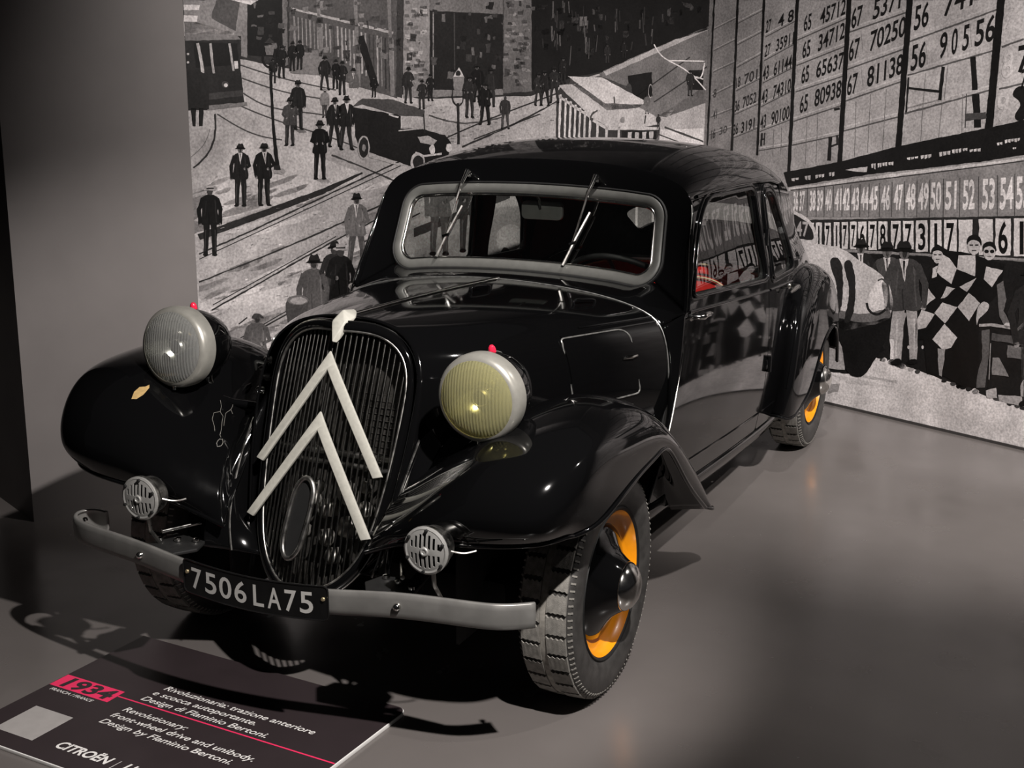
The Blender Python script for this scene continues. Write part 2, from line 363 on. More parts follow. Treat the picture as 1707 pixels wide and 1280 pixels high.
# ---- printed photographs: flat print on thin sheets, colour carried per face
pm_ = bpy.data.materials.new('photo_print'); pm_.use_nodes = True
def _print():
    nt = pm_.node_tree; b = nt.nodes['Principled BSDF']; b.inputs['Roughness'].default_value = .42; b.inputs['Specular IOR Level'].default_value = .3
    at = nt.nodes.new('ShaderNodeAttribute'); at.attribute_name = 'ink'; tc = nt.nodes.new('ShaderNodeTexCoord')
    n1 = nt.nodes.new('ShaderNodeTexNoise'); n1.inputs['Scale'].default_value = 90; n1.inputs['Detail'].default_value = 4
    n2 = nt.nodes.new('ShaderNodeTexNoise'); n2.inputs['Scale'].default_value = 7; n2.inputs['Detail'].default_value = 6
    nt.links.new(tc.outputs['Object'], n1.inputs['Vector']); nt.links.new(tc.outputs['Object'], n2.inputs['Vector'])
    m1 = nt.nodes.new('ShaderNodeMapRange'); m1.inputs['From Min'].default_value = .3; m1.inputs['From Max'].default_value = .7; m1.inputs['To Min'].default_value = .68; m1.inputs['To Max'].default_value = 1.22
    m2 = nt.nodes.new('ShaderNodeMapRange'); m2.inputs['From Min'].default_value = .3; m2.inputs['From Max'].default_value = .7; m2.inputs['To Min'].default_value = .74; m2.inputs['To Max'].default_value = 1.16
    nt.links.new(n1.outputs['Fac'], m1.inputs['Value']); nt.links.new(n2.outputs['Fac'], m2.inputs['Value'])
    mm = nt.nodes.new('ShaderNodeMath'); mm.operation = 'MULTIPLY'; nt.links.new(m1.outputs[0], mm.inputs[0]); nt.links.new(m2.outputs[0], mm.inputs[1])
    vm = nt.nodes.new('ShaderNodeVectorMath'); vm.operation = 'SCALE'; nt.links.new(at.outputs['Color'], vm.inputs[0]); nt.links.new(mm.outputs[0], vm.inputs['Scale'])
    nt.links.new(vm.outputs[0], b.inputs['Base Color'])
_print()
def ink(g):
    l = (g/255.0)**2.2/((175/255.0)**2.2)*.50
    return (l*1.04, l*.972, l*.968)
def ray_pt(u, v, n, c):
    d = _fw+_rt*(u-853.5)/FPX-_up*(v-640)/FPX; s = (n@c-n@CAM)/(n@d); return CAM+s*d
class Print:
    """flat shapes on a wall; outlines are measured on the wall through the photograph's own viewpoint"""
    def __init__(self, n, origin): self.n, self.o, self.v, self.f, self.c = n, origin, [], [], []
    def pt(self, u, v, lay): 
        p = ray_pt(u, v, self.n, self.o+self.n*.004); return p+self.n*(.0003*lay)
    def rough(self, P, amp):
        P = resample(P, 5.0); k = np.array([[random.gauss(0, 1), random.gauss(0, 1)] for _ in P]); k = (k+np.roll(k, 1, 0))/1.6
        return P+k*amp
    def poly(self, P, g, lay=1, amp=.38):
        P = np.asarray(P, float)
        if amp and np.ptp(P, axis=0).max() > 8: P = self.rough(P, amp)
        i = len(self.v); self.v += [self.pt(u, v, lay) for u, v in P]; self.f.append(tuple(range(i, i+len(P)))); self.c.append(ink(g))
    def world_quad(self, pts, g, lay=0):
        i = len(self.v); self.v += [np.array(p)+self.n*(.004+.0003*lay) for p in pts]; self.f.append(tuple(range(i, i+len(pts)))); self.c.append(ink(g))
    def line(self, P, w, g, lay=2):
        P = [np.array(p, float) for p in P]
        W = w if hasattr(w, '__len__') else [w]*len(P)
        L = []; R = []
        for i, p in enumerate(P):
            t = P[min(i+1, len(P)-1)]-P[max(i-1, 0)]; t = t/(np.linalg.norm(t)+1e-9); nn = np.array([-t[1], t[0]])*W[i]/2; L.append(p+nn); R.append(p-nn)
        self.poly(L+R[::-1], g, lay, .3 if min(W) > 2.4 else 0)
    def curve(self, P, w, g, lay=2, n=14): self.line(spline(np.array(P, float), n), w, g, lay)
    def blob(self, P, g, lay=1, n=None): self.poly(spline(np.array(P, float), n or len(P)*5, closed=True), g, lay)
    def disc(self, c, rx, ry, g, lay=2, n=18): self.poly([(c[0]+rx*math.cos(a), c[1]+ry*math.sin(a)) for a in np.linspace(0, 2*math.pi, n, endpoint=False)], g, lay)
    def text(self, s, p0, p1, up, g, lay=3, bold=0.02):
        v, f = glyph_mesh(s, 0, 1.0, bold); lo, hi = v.min(0), v.max(0); p0, p1, up = [np.array(q, float) for q in (p0, p1, up)]
        i = len(self.v)
        for p in v:
            q = p0+(p1-p0)*(p[0]-lo[0])/(hi[0]-lo[0])+up*(p[1]/.70); self.v.append(self.pt(q[0], q[1], lay))
        for t in f: self.f.append(tuple(k+i for k in t)); self.c.append(ink(g))
    def build(self, name, parent):
        me = bpy.data.meshes.new(name); me.from_pydata([tuple(map(float, p)) for p in self.v], [], self.f)
        a = me.color_attributes.new('ink', 'FLOAT_COLOR', 'CORNER'); k = 0
        data = np.zeros((len(me.loops), 4)); data[:, 3] = 1
        for p in me.polygons: data[p.loop_start:p.loop_start+p.loop_total, :3] = self.c[p.index]
        a.data.foreach_set('color', data.ravel()); me.update()
        o = obj(name, me, pm_, parent, smooth=False)
        return o
    def man(self, x, y, h, g=38, coat=None, turn=0, hat='felt', shirt=False, stride=.0, legs=None, lay=5, cut=None, shadow=0):
        """a printed standing figure: feet at (x, y), height h in picture units; turn -1..1"""
        c = coat if coat is not None else g; lg = legs if legs is not None else g; R = random.uniform
        lean = R(-.012, .012); wd = R(.92, 1.08)
        def T(P): return [(x+(a*wd+lean*b)*h, y-b*h) for a, b in P]
        def limb(P, W, gg, ly): self.line(T(P), [w*h for w in W], gg, ly)
        if shadow: self.poly(T([(-.10, .01), (.10, .01), (.10+.5*shadow, -.05), (-.05+.5*shadow, -.07)]), 100, lay-3)
        st = max(stride, .012)
        if cut is None:
            for sg in (-1, 1):
                k = R(-.01, .01)
                limb([(sg*.045, .48), (sg*(.05+st*.4)+k, .26), (sg*(.048+st), .025)], [.092, .074, .058], lg, lay)
                limb([(sg*(.06+st*.4)+k, .36), (sg*(.058+st), .06)], [.014, .012], lg+24, lay+1)
                self.blob(T([(sg*(.048+st)-.035+.03*turn, .004), (sg*(.048+st)-.02, .036), (sg*(.048+st)+.025, .034), (sg*(.048+st)+.035+.03*turn, .004)]), 24, lay+1, 12)
        self.blob(T([(-.112, .795), (-.045, .845), (.045, .845), (.112, .795), (.104, .62), (.118, .44), (.03, .425), (-.03, .425), (-.118, .44), (-.104, .62)]), c, lay+1)
        for sg in (-1, 1):
            bent = R(0, 1) < .3; ex = sg*R(.135, .155)
            hand = (sg*R(.03, .07), R(.56, .62)) if bent else (sg*R(.11, .145), R(.42, .46))
            limb([(sg*.092, .795), (ex, .64), hand], [.062, .056, .044], c-3, lay+2)
            self.disc(T([hand])[0], .020*h, .024*h, 125, lay+2, 8)
        limb([(.07, .78), (.075, .62), (.085, .46)], [.02, .014, .012], c+16, lay+2); limb([(-.02, .60), (-.012, .44)], [.008, .008], max(8, c-18), lay+2); limb([(-.05, .76), (-.07, .55)], [.01, .008], c+12, lay+2)
        if shirt: self.poly(T([(-.034+.02*turn, .845), (.034+.02*turn, .845), (.008+.03*turn, .66)]), 185, lay+3); self.poly(T([(-.007+.02*turn, .83), (.009+.02*turn, .83), (.006+.03*turn, .68)]), 30, lay+4)
        self.disc((x+(.012*turn+lean*.9)*h, y-.888*h), .040*h, .052*h, 92 if shirt or turn else 60, lay+3, 12)
        if turn: self.blob(T([(-.03*turn, .93), (.035*turn, .92), (.038*turn, .86), (.0, .845), (-.03*turn, .87)]), 48, lay+3, 15)
        if hat == 'felt':
            t_ = .012*turn; self.blob(T([(-.080+t_, .912), (-.05+t_, .926), (.05+t_, .926), (.080+t_, .912), (.05+t_, .902), (-.05+t_, .902)]), 26, lay+5)
            self.blob(T([(-.050+t_, .915), (-.046+t_, .962), (-.025+t_, .990), (.0+t_, .982), (.025+t_, .992), (.046+t_, .962), (.050+t_, .915)]), 34, lay+5); self.line(T([(-.05+t_, .926), (.05+t_, .926)]), .012*h, 18, lay+6)
        elif hat == 'straw':
            self.blob(T([(-.085, .912), (0, .905), (.085, .912), (.085, .926), (0, .93), (-.085, .926)]), 150, lay+5)
            self.poly(T([(-.052, .925), (.052, .925), (.05, .975), (-.05, .975)]), 150, lay+5); self.poly(T([(-.052, .925), (.052, .925), (.052, .942), (-.052, .942)]), 30, lay+6)
        elif hat == 'cap':
            self.blob(T([(-.05, .90), (-.05, .945), (0, .965), (.06, .94), (.075, .905), (.03, .912)]), 60, lay+5)

# ================================================================== street photograph on the left wall
L = Print(N_L, CORNER)
def wl_pt(s, z): p = CORNER+LW_D*s; return (p[0], p[1], z)
L.world_quad([wl_pt(0, 0), wl_pt(0, 3.9), wl_pt(3.6, 3.9), wl_pt(3.6, 0)], 162, 0)
SL = .3415  # slope of the rails in the picture
# paving tones
L.poly([(300, 330), (690, 205), (900, 190), (1000, 150), (1180, 60), (1180, 260), (1000, 300), (700, 330), (300, 520)], 150, 1)
L.poly([(330, 525), (480, 470), (640, 395), (700, 330), (690, 480), (420, 620), (330, 640)], 168, 1)
L.poly([(330, 470), (650, 330), (660, 352), (335, 505)], 140, 2)
L.poly([(330, 610), (600, 490), (640, 452), (600, 452), (450, 520), (330, 575)], 138, 2)
L.poly([(308, 178), (400, 180), (470, 245), (330, 395), (318, 395)], 156, 1)
# traffic island and its kerb
L.poly([(331, 372), (331, 345), (395, 232), (430, 228), (520, 258), (600, 287), (604, 300), (450, 345)], 172, 2)
L.line([(331, 395), (360, 385), (450, 352), (540, 318), (604, 288)], [11, 11, 11, 9, 3], 42, 3)
# dark buildings at the top
L.poly([(300, -400), (1185, -400), (1185, 60), (1130, 62), (1000, 122), (885, 160), (700, 165), (560, 130), (470, 112), (400, 98), (300, 60)], 46, 2)
L.poly([(305, 0), (410, 0), (402, 60), (308, 56)], 120, 3)
L.poly([(306, 30), (390, 55), (390, 62), (306, 60)], 175, 3); L.poly([(306, 8), (332, 8), (332, 16), (306, 17)], 200, 4); L.poly([(306, 26), (330, 26), (328, 36), (306, 36)], 190, 4)
L.poly([(360, 0), (400, 0), (392, 52), (352, 30)], 70, 4); L.poly([(385, 0), (430, 0), (418, 8), (400, 4)], 190, 5)
L.poly([(400, 0), (412, 0), (412, 96), (402, 94)], 120, 4); L.poly([(470, 0), (478, 0), (480, 108), (472, 110)], 95, 4)
L.poly([(412, 0), (470, 0), (470, 95), (412, 92)], 24, 4)
# plank fence and brickwork
L.poly([(482, 0), (668, 0), (662, 164), (560, 132), (482, 112)], 74, 3)
L.poly([(482, 82), (534, 84), (538, 126), (484, 122)], 104, 4)
L.line([(485, 14), (560, 32), (655, 55)], 4, 150, 5)
for k in range(26):
    x = 490+k*6.6; y0 = 18+(x-485)*.235; y1 = 82+max(0, (x-540))*.65
    L.line([(x, y0+8), (x+1.5, min(y1, 160))], random.uniform(1.2, 3.2), random.choice([120, 135, 48, 58, 145]), 4)
for x in (530, 592, 648): L.line([(x, 0), (x+6, 128+(x-530)*.27)], 6, 105, 5)
L.line([(600, 60), (626, 145)], 12, 30, 5)
# stone piers and the great doorway
for (x0, x1, yb, g) in ((672, 716, 164, 118), (838, 886, 156, 92)):
    L.poly([(x0, -40), (x1, -40), (x1, yb-4), (x0, yb)], g, 4)
    for k in range(60):
        xx, yy = random.uniform(x0, x1-9), random.uniform(-5, yb-12); L.poly([(xx, yy), (xx+random.uniform(5, 10), yy), (xx+9, yy+5), (xx, yy+5)], g+random.choice([-38, -22, 18, 28]), 5)
L.poly([(662, -40), (674, -40), (670, 164), (660, 160)], 52, 5)
L.poly([(716, 18), (840, 24), (838, 150), (718, 152)], 34, 4); L.poly([(716, -30), (840, -30), (840, 24), (716, 18)], 96, 4)
L.line([(757, 22), (758, 150)], 2, 60, 5); L.line([(722, 20), (722, 150)], 2, 120, 5); L.poly([(718, 150), (838, 148), (838, 158), (718, 162)], 112, 5)
# shadowed trees and the far street
L.poly([(886, -40), (1185, -40), (1185, 48), (1120, 68), (1010, 118), (960, 128), (886, 150)], 26, 4)
for k in range(40):
    xk, yk = random.uniform(890, 1090), random.uniform(0, 80); L.line([(xk, yk), (xk+random.uniform(-3, 3), yk+random.uniform(8, 35))], random.uniform(1, 3), random.choice([48, 62, 80]), 5)
L.poly([(966, 28), (978, 27), (978, 42), (966, 44)], 95, 5)
L.poly([(1000, 122), (1180, 48), (1180, 170), (1110, 195), (1000, 190)], 98, 3)
L.poly([(1005, 118), (1100, 76), (1180, 44), (1180, 50), (1100, 86), (1010, 126)], 150, 4)
L.poly([(930, 150), (1000, 126), (1060, 150), (1060, 200), (930, 190)], 78, 3)
L.poly([(1080, 205), (1180, 140), (1180, 240), (1095, 240)], 148, 3)
for a, b in (((1020, 190), (1150, 95)), ((1090, 170), (1180, 110))): L.line([a, b], 2, 50, 5)
# rails and kerbs
for P, w in (([(332, 470), (500, 402), (660, 330)], 2.5), ([(332, 423), (420, 384), (560, 318), (668, 268)], 2.5), ([(332, 432), (420, 391), (560, 326), (668, 276)], 1.5),
             ([(353, 517), (460, 456), (560, 400), (640, 360)], 2.6), ([(355, 508), (460, 450), (560, 394)], 1.6), ([(384, 578), (470, 528), (560, 482), (640, 440)], 2.4), ([(388, 571), (480, 517), (560, 474)], 1.6),
             ([(398, 540), (412, 529)], 2.2), ([(605, 404), (700, 355)], 2.2), ([(690, 255), (800, 205), (930, 155)], 2.2), ([(770, 245), (860, 205), (930, 168)], 2.6), ([(790, 232), (900, 190)], 2)): L.curve(P, w, 46, 4)
L.curve([(322, 280), (345, 258), (358, 225), (358, 190)], 3, 48, 4); L.curve([(318, 262), (340, 240), (350, 215)], 1.5, 110, 4)
for P in ([(362, 190), (420, 222), (470, 233)], [(405, 155), (450, 178), (530, 190), (600, 205)], [(400, 176), (460, 200), (560, 232), (604, 250)], [(403, 130), (470, 152), (540, 165)], [(400, 108), (470, 130), (560, 150)]): L.curve(P, 2, 70, 4)
L.curve([(552, 258), (620, 285), (700, 322)], 2.5, 60, 4); L.curve([(715, 192), (770, 205), (840, 195)], 2.5, 70, 4)
for k in range(260):
    x, y = random.uniform(335, 700), random.uniform(300, 610)
    if y < 640-(x-330)*.9 or True: L.line([(x, y), (x+random.uniform(2, 8), y-random.uniform(0, 2))], random.uniform(.6, 1.8), random.choice([96, 110, 120, 132, 188]), 3)
for k in range(120):
    x, y = random.uniform(700, 930), random.uniform(170, 245); L.line([(x, y), (x+random.uniform(2, 7), y)], random.uniform(.6, 1.6), random.choice([100, 118, 125, 185]), 3)
# tramcar at the left
L.poly([(306, 66), (310, 62), (398, 64), (401, 120), (407, 170), (350, 184), (310, 182)], 40, 5)
L.poly([(308, 56), (395, 58), (402, 66), (308, 68)], 110, 6); L.poly([(322, 70), (395, 72), (398, 108), (326, 112)], 26, 6)
L.curve([(329, 72), (333, 90), (338, 122)], 5, 170, 7); L.line([(350, 72), (356, 122)], 4, 150, 7); L.line([(382, 72), (389, 118)], 4, 150, 7); L.poly([(390, 102), (396, 102), (397, 114), (391, 115)], 190, 7)
L.disc((375, 141), 6, 6, 70, 7); L.disc((376, 142), 3.2, 3.2, 210, 8); L.poly([(345, 176), (412, 170), (412, 176), (345, 184)], 110, 6); L.poly([(345, 156), (405, 150), (404, 160), (348, 166)], 60, 6)
for p in ((313, 90), (313, 104), (316, 134)): L.disc(p, 2, 2, 180, 7)
L.poly([(306, 118), (330, 116), (348, 128), (348, 182), (306, 184)], 36, 8); L.poly([(318, 180), (326, 180), (326, 210), (321, 210)], 30, 8); L.poly([(331, 180), (339, 180), (338, 210), (332, 210)], 30, 8)
# tramcar behind the roof of the car
L.poly([(927, 168), (935, 140), (960, 138), (1096, 200), (1100, 214), (1095, 262), (926, 262)], 52, 5)
L.poly([(930, 142), (985, 138), (1090, 192), (1098, 208), (1060, 212), (1015, 212), (986, 196)], 158, 6)
L.poly([(946, 127), (1003, 129), (1078, 170), (1070, 174), (1008, 172)], 176, 7); L.poly([(950, 130), (1008, 172), (1070, 174), (1066, 180), (1012, 184), (950, 138)], 62, 6)
for k, x in enumerate((934, 943, 951, 959, 967, 975, 984)): L.line([(x, 158+k*5.4), (x-3.5, 262)], 3.4, 175, 7)
L.line([(930, 160), (986, 197)], 4, 165, 7); L.curve([(984, 200), (987, 190), (996, 184)], 3, 60, 8)
for x in (996, 1011, 1032): L.line([(x, 206), (x-2, 262)], 4, 170, 7)
L.line([(988, 200), (1012, 214), (1098, 214)], 5, 165, 7); L.poly([(1036, 218), (1094, 218), (1094, 240), (1036, 240)], 30, 6);
for x in (1046, 1058, 1070, 1082): L.poly([(x, 220), (x+7, 220), (x+6, 231), (x, 231)], 150, 8)
L.disc((1037, 200), 4, 5, 110, 8); L.line([(1023, 161), (1024, 172)], 2, 40, 8); L.line([(1074, 206), (1076, 192)], 2, 40, 8)
L.poly([(1100, 216), (1172, 214), (1172, 242), (1090, 242)], 180, 5); L.line([(1108, 212), (1172, 236)], 3, 60, 6); L.line([(1092, 222), (1140, 240)], 2, 60, 6)
# bare branches by the corner, a cart further up
for P in ([(1090, 74), (1105, 95), (1140, 115), (1176, 150)], [(1115, 101), (1174, 102)], [(1150, 122), (1166, 130), (1174, 105)], [(1160, 128), (1172, 132)]): L.curve(P, 2, 190, 6)
L.poly([(1046, 126), (1086, 120), (1088, 160), (1076, 168), (1050, 158)], 28, 5); L.disc((1048, 150), 5, 11, 60, 6); L.disc((1084, 152), 4, 12, 140, 6); L.disc((1084, 152), 3, 10, 30, 7)
L.poly([(1145, 118), (1172, 116), (1172, 150), (1148, 150)], 30, 5)
# open motor car of the period in the picture
L.poly([(586, 178), (604, 164), (655, 166), (708, 184), (706, 194), (670, 193), (604, 174)], 66, 6)
L.poly([(590, 178), (668, 193), (668, 214), (700, 214), (742, 225), (752, 238), (745, 270), (700, 282), (640, 262), (600, 248), (592, 226)], 30, 5)
L.poly([(670, 196), (686, 195), (686, 212), (671, 212)], 150, 6); L.line([(706, 190), (708, 222)], 2, 40, 6); L.line([(648, 191), (664, 196)], 3, 170, 7)
L.disc((606, 246), 10, 20, 150, 7); L.disc((606, 246), 8, 17, 40, 8); L.disc((606, 246), 3, 6, 120, 9)
L.disc((696, 270), 12, 16, 160, 7); L.disc((697, 271), 9, 12, 40, 8); L.poly([(696, 228), (712, 226), (728, 234), (722, 242), (700, 238)], 150, 7); L.disc((720, 249), 5, 8, 190, 8); L.disc((748, 246), 5, 7, 190, 8)
L.line([(692, 254), (706, 260), (736, 256)], 3, 170, 8); L.poly([(614, 258), (662, 272), (664, 276), (614, 262)], 150, 7); L.line([(664, 218), (704, 214)], 2, 150, 7)
# lamp posts
L.line([(450, 105), (454, 190), (459, 250), (463, 284)], [4, 4, 6, 7], 26, 9); L.poly([(455, 282), (470, 280), (477, 286), (470, 290), (456, 289)], 140, 9); L.poly([(456, 276), (466, 276), (467, 283), (456, 283)], 40, 10)
L.poly([(440, 76), (458, 76), (454, 92), (443, 92)], 95, 10); L.poly([(440, 72), (449, 62), (459, 72)], 45, 10); L.curve([(438, 92), (440, 106), (450, 112), (458, 104), (457, 92)], 3, 28, 10)
L.line([(763, 172), (764, 240)], 4, 40, 9); L.poly([(753, 128), (774, 128), (770, 150), (757, 150)], 110, 10); L.poly([(754, 128), (764, 112), (773, 128)], 170, 10); L.curve([(754, 150), (755, 168), (763, 176), (771, 168), (771, 150)], 2.5, 40, 10); L.disc((763, 122), 4, 5, 40, 11)
# patina: uneven tones over the buildings and the paving
for k in range(320):
    x, y = random.uniform(410, 1180), random.uniform(0, 165)
    low = np.interp(x, [400, 480, 560, 660, 720, 880, 960, 1180], [82, 92, 108, 138, 132, 128, 104, 20])
    if y > low-12: continue
    w, h_ = random.uniform(3, 13), random.uniform(3, 14); L.poly([(x, y), (x+w, y+random.uniform(-2, 2)), (x+w*.9, y+h_), (x+random.uniform(-2, 2), y+h_)], random.choice([28, 34, 42, 55, 68, 84]) if x > 886 or 712 < x < 840 or x < 480 else random.choice([50, 62, 80, 98, 110]), 5 if x < 886 else 4, .8)
for k in range(150):
    x, y = random.uniform(330, 700), random.uniform(300, 620); w = random.uniform(10, 42); L.blob([(x-w, y+w*.34), (x, y-3), (x+w, y-w*.36), (x+w*.2, y+4)], random.choice([144, 150, 158, 172, 178]), 2, 16)
# people
M = L.man
M(401, 344, 106, 30, shirt=True, turn=-.3, stride=.01); M(440, 343, 106, 26, turn=.5, shirt=True)
M(350, 426, 120, 24, hat='straw', shadow=0); M(533, 299, 100, 22, stride=.02, shadow=.2); M(483, 243, 82, 40, coat=60, turn=-.5); M(497, 216, 84, 30, turn=.5, shadow=.15)
M(594, 448, 128, 70, coat=92, turn=-.6, shirt=True, stride=.05, shadow=.5)
M(577, 250, 92, 38, coat=30, stride=.05, turn=.5, shirt=True); M(557, 245, 84, 30, stride=.05, turn=.6, shirt=True); M(541, 196, 50, 60, coat=110, hat='straw'); M(588, 172, 60, 50, coat=85, shirt=True, cut=1)
M(567, 560, 158, 30, hat='straw', lay=6); M(556, 548, 148, 34, coat=46, lay=4); M(522, 590, 168, 62, coat=72, turn=.6, stride=.02, lay=5); M(428, 655, 138, 70, coat=80, hat='cap', turn=.6, lay=7)
L.blob([(478, 500), (495, 492), (514, 496), (512, 520), (508, 560), (492, 575), (482, 550)], 62, 9); L.disc((496, 500), 18, 8, 90, 10); L.disc((497, 501), 14, 6, 130, 11)
for (x, y, h, st) in ((469, 130, 56, .02), (487, 118, 50, .0), (499, 116, 50, 0), (455, 138, 42, .02), (541, 150, 58, .05), (559, 148, 50, .02), (570, 158, 58, .02), (623, 162, 36, 0), (680, 172, 62, .03), (703, 182, 50, .02), (717, 168, 46, .02), (782, 196, 72, 0), (795, 170, 64, 0), (808, 208, 72, .05), (818, 178, 66, .03), (897, 176, 56, .04), (908, 176, 60, .05), (924, 172, 62, .05), (938, 140, 46, 0), (1012, 106, 34, 0), (1040, 98, 30, 0), (1150, 160, 44, 0)):
    M(x, y, h, random.choice([26, 32, 40]), stride=st, turn=random.choice([-.5, .5, 0]), lay=8)
M(842, 215, 58, 60, coat=50, hat='none', stride=.05, lay=8); M(1097, 214, 24, 40, lay=8); M(1078, 190, 34, 90, lay=9)
# what the picture shows behind the car's cabin
L.poly([(690, 420), (870, 340), (1000, 330), (1000, 470), (690, 520)], 150, 2); L.poly([(690, 380), (850, 318), (850, 330), (690, 396)], 60, 3)
M(732, 425, 150, 80, coat=100, hat='none', stride=.02, lay=6); M(780, 420, 150, 60, coat=62, hat='felt', lay=6)
L.blob([(828, 390), (845, 375), (865, 380), (868, 430), (850, 440), (835, 425)], 180, 5); L.disc((842, 425), 8, 13, 40, 6)
L.poly([(1000, 262), (1100, 262), (1180, 250), (1180, 600), (1000, 600)], 95, 2)
for x in (1035, 1062, 1090, 1120): L.line([(x, 262), (x-2, 420)], 4, 165, 4)
mp = L.build('street_mural_print', wl_o); mp['label'] = 'sepia photograph of an old street with trams and men in hats'

# ================================================================== scoreboard photograph on the right wall
Q = Print(N_R, CORNER)
def wr_pt(s, z): p = CORNER+RW_D*s; return (p[0], p[1], z)
Q.world_quad([wr_pt(.0, 0), wr_pt(4.9, 0), wr_pt(4.9, 3.9), wr_pt(.0, 3.9)], 128, 0)
def a3(x, y): return (1150+x/3.065, y/3.065)
def a4(x, y): return (1280+x/2.977, 330+y/2.977)
# board panels and their bars: x at the top edge, x and y at the foot, width
bars = [(1191, 1179, 241, 3), (1230, 1220, 245, 4), (1274, 1262.5, 253, 4), (1329.5, 1315, 287, 6), (1416, 1399.6, 271, 8), (1517, 1497.5, 245, 10), (1669, 1647.5, 222, 13), (1860, 1830, 180, 16)]
tone = [104, 112, 118, 126, 134, 140, 146, 150]
xs_ = [(1181, 1173.5, 240, 0)]+bars
for k in range(len(xs_)-1):
    (a, b, y, _), (a2, b2, y2, _) = xs_[k], xs_[k+1]
    Q.poly([(a, 0), (a2, 0), (b2, y2+12), (b, y+12)], tone[k], 1)
for a, b, y, w in bars:
    up = (a+(a-b)/y*200, -200); Q.line([up, (a, 0), (b, y+6)], w, 24, 5)
# the same columns above the picture's edge
Q.poly([(1181, 0), (2400, 0), (2450, -420), (1194, -420)], 96, 1)
rows = {  # column: list of separators (left x, y, right x, y) in crop units
    4: [(800, 170, 1110, 62), (790, 360, 1095, 250), (785, 520, 1085, 415), (775, 672, 1062, 598)],
    5: [(1125, 212, 1580, 45), (1112, 385, 1555, 258), (1100, 580, 1530, 462)],
    3: [(550, 205, 805, 92), (545, 335, 790, 238), (540, 470, 785, 388), (530, 620, 772, 540), (522, 742, 765, 690)],
    2: [(385, 190, 545, 105), (380, 310, 535, 225), (372, 425, 528, 345), (365, 545, 520, 465), (358, 672, 512, 612), (352, 770, 505, 745)],
    1: [(245, 120, 380, 50), (242, 230, 375, 160), (240, 345, 368, 275), (235, 465, 362, 400), (230, 585, 352, 530), (222, 705, 345, 655)],
    0: [(125, 150, 245, 90), (122, 260, 242, 200), (118, 370, 238, 315), (112, 490, 232, 430), (106, 600, 225, 555), (100, 690, 218, 650)],
    6: [(1595, 240, 1707, 200), (1580, 455, 1707, 425)],
}
for k, rr in rows.items():
    for (x0, y0, x1, y1) in rr:
        Q.line([a3(x0, y0), a3(x1, y1)], 1.0+.35*k, 72, 3); Q.line([a3(x0, y0-(8+3*k)), a3(x1, y1-(8+3*k))], .8+.4*k, 156, 2)
def num(s1, p, q, hgt, lean, g=26): Q.text(s1, a3(*p), a3(*q), (lean, -hgt), g, 6, .015)
num('56', (1128, 362), (1204, 335), 42, 3); num('9', (1272, 298), (1310, 288), 42, 4); num('0', (1335, 278), (1365, 270), 42, 3); num('5', (1392, 258), (1424, 248), 42, 3); num('56', (1455, 238), (1558, 200), 43, 3)
num('56', (1145, 155), (1218, 128), 40, 3); num('741', (1295, 85), (1445, 22), 40, 4)
num('67', (803, 488), (855, 470), 33, 2); num('81138', (905, 445), (1088, 372), 33, 2); num('67', (812, 312), (866, 290), 33, 2); num('70250', (918, 262), (1100, 180), 33, 3)
num('67', (825, 146), (880, 124), 33, 2); num('5371', (935, 100), (1075, 38), 33, 3)
num('65', (562, 578), (602, 562), 28, 1.5); num('80938', (636, 545), (772, 492), 28, 2); num('65', (570, 428), (608, 412), 27, 1.5); num('65637', (645, 398), (785, 345), 27, 2)
num('65', (575, 298), (615, 282), 27, 1.5); num('34712', (655, 262), (790, 192), 27, 2); num('65', (582, 160), (620, 145), 26, 1.5); num('45712', (665, 125), (795, 70), 26, 2)
num('43', (360, 660), (388, 648), 22, 1.5); num('90100', (415, 640), (508, 605), 22, 1.5); num('43', (366, 532), (396, 518), 22, 1.5); num('74310', (425, 505), (516, 465), 22, 1.5); num('43', (372, 412), (402, 398), 22, 1.5); num('61144', (428, 388), (520, 345), 22, 1.5)
num('27', (382, 292), (410, 280), 20, 1.5); num('35911', (440, 262), (530, 222), 20, 1.5); num('27', (388, 168), (414, 155), 20, 1.5); num('4 8', (450, 140), (530, 105), 20, 1.5)
num('36', (222, 692), (246, 682), 18, 1); num('3191', (262, 680), (330, 655), 18, 1); num('36', (230, 572), (254, 562), 18, 1, 40); num('7052', (270, 552), (340, 522), 18, 1, 40); num('18', (236, 452), (258, 440), 17, 1, 48); num('701', (278, 432), (345, 402), 17, 1, 48)
num('16', (108, 712), (130, 702), 15, 1, 45); num('41', (118, 612), (138, 602), 15, 1, 55); num('30', (150, 690), (190, 675), 12, 1, 60); num('8', (120, 500), (135, 494), 14, 1, 60)
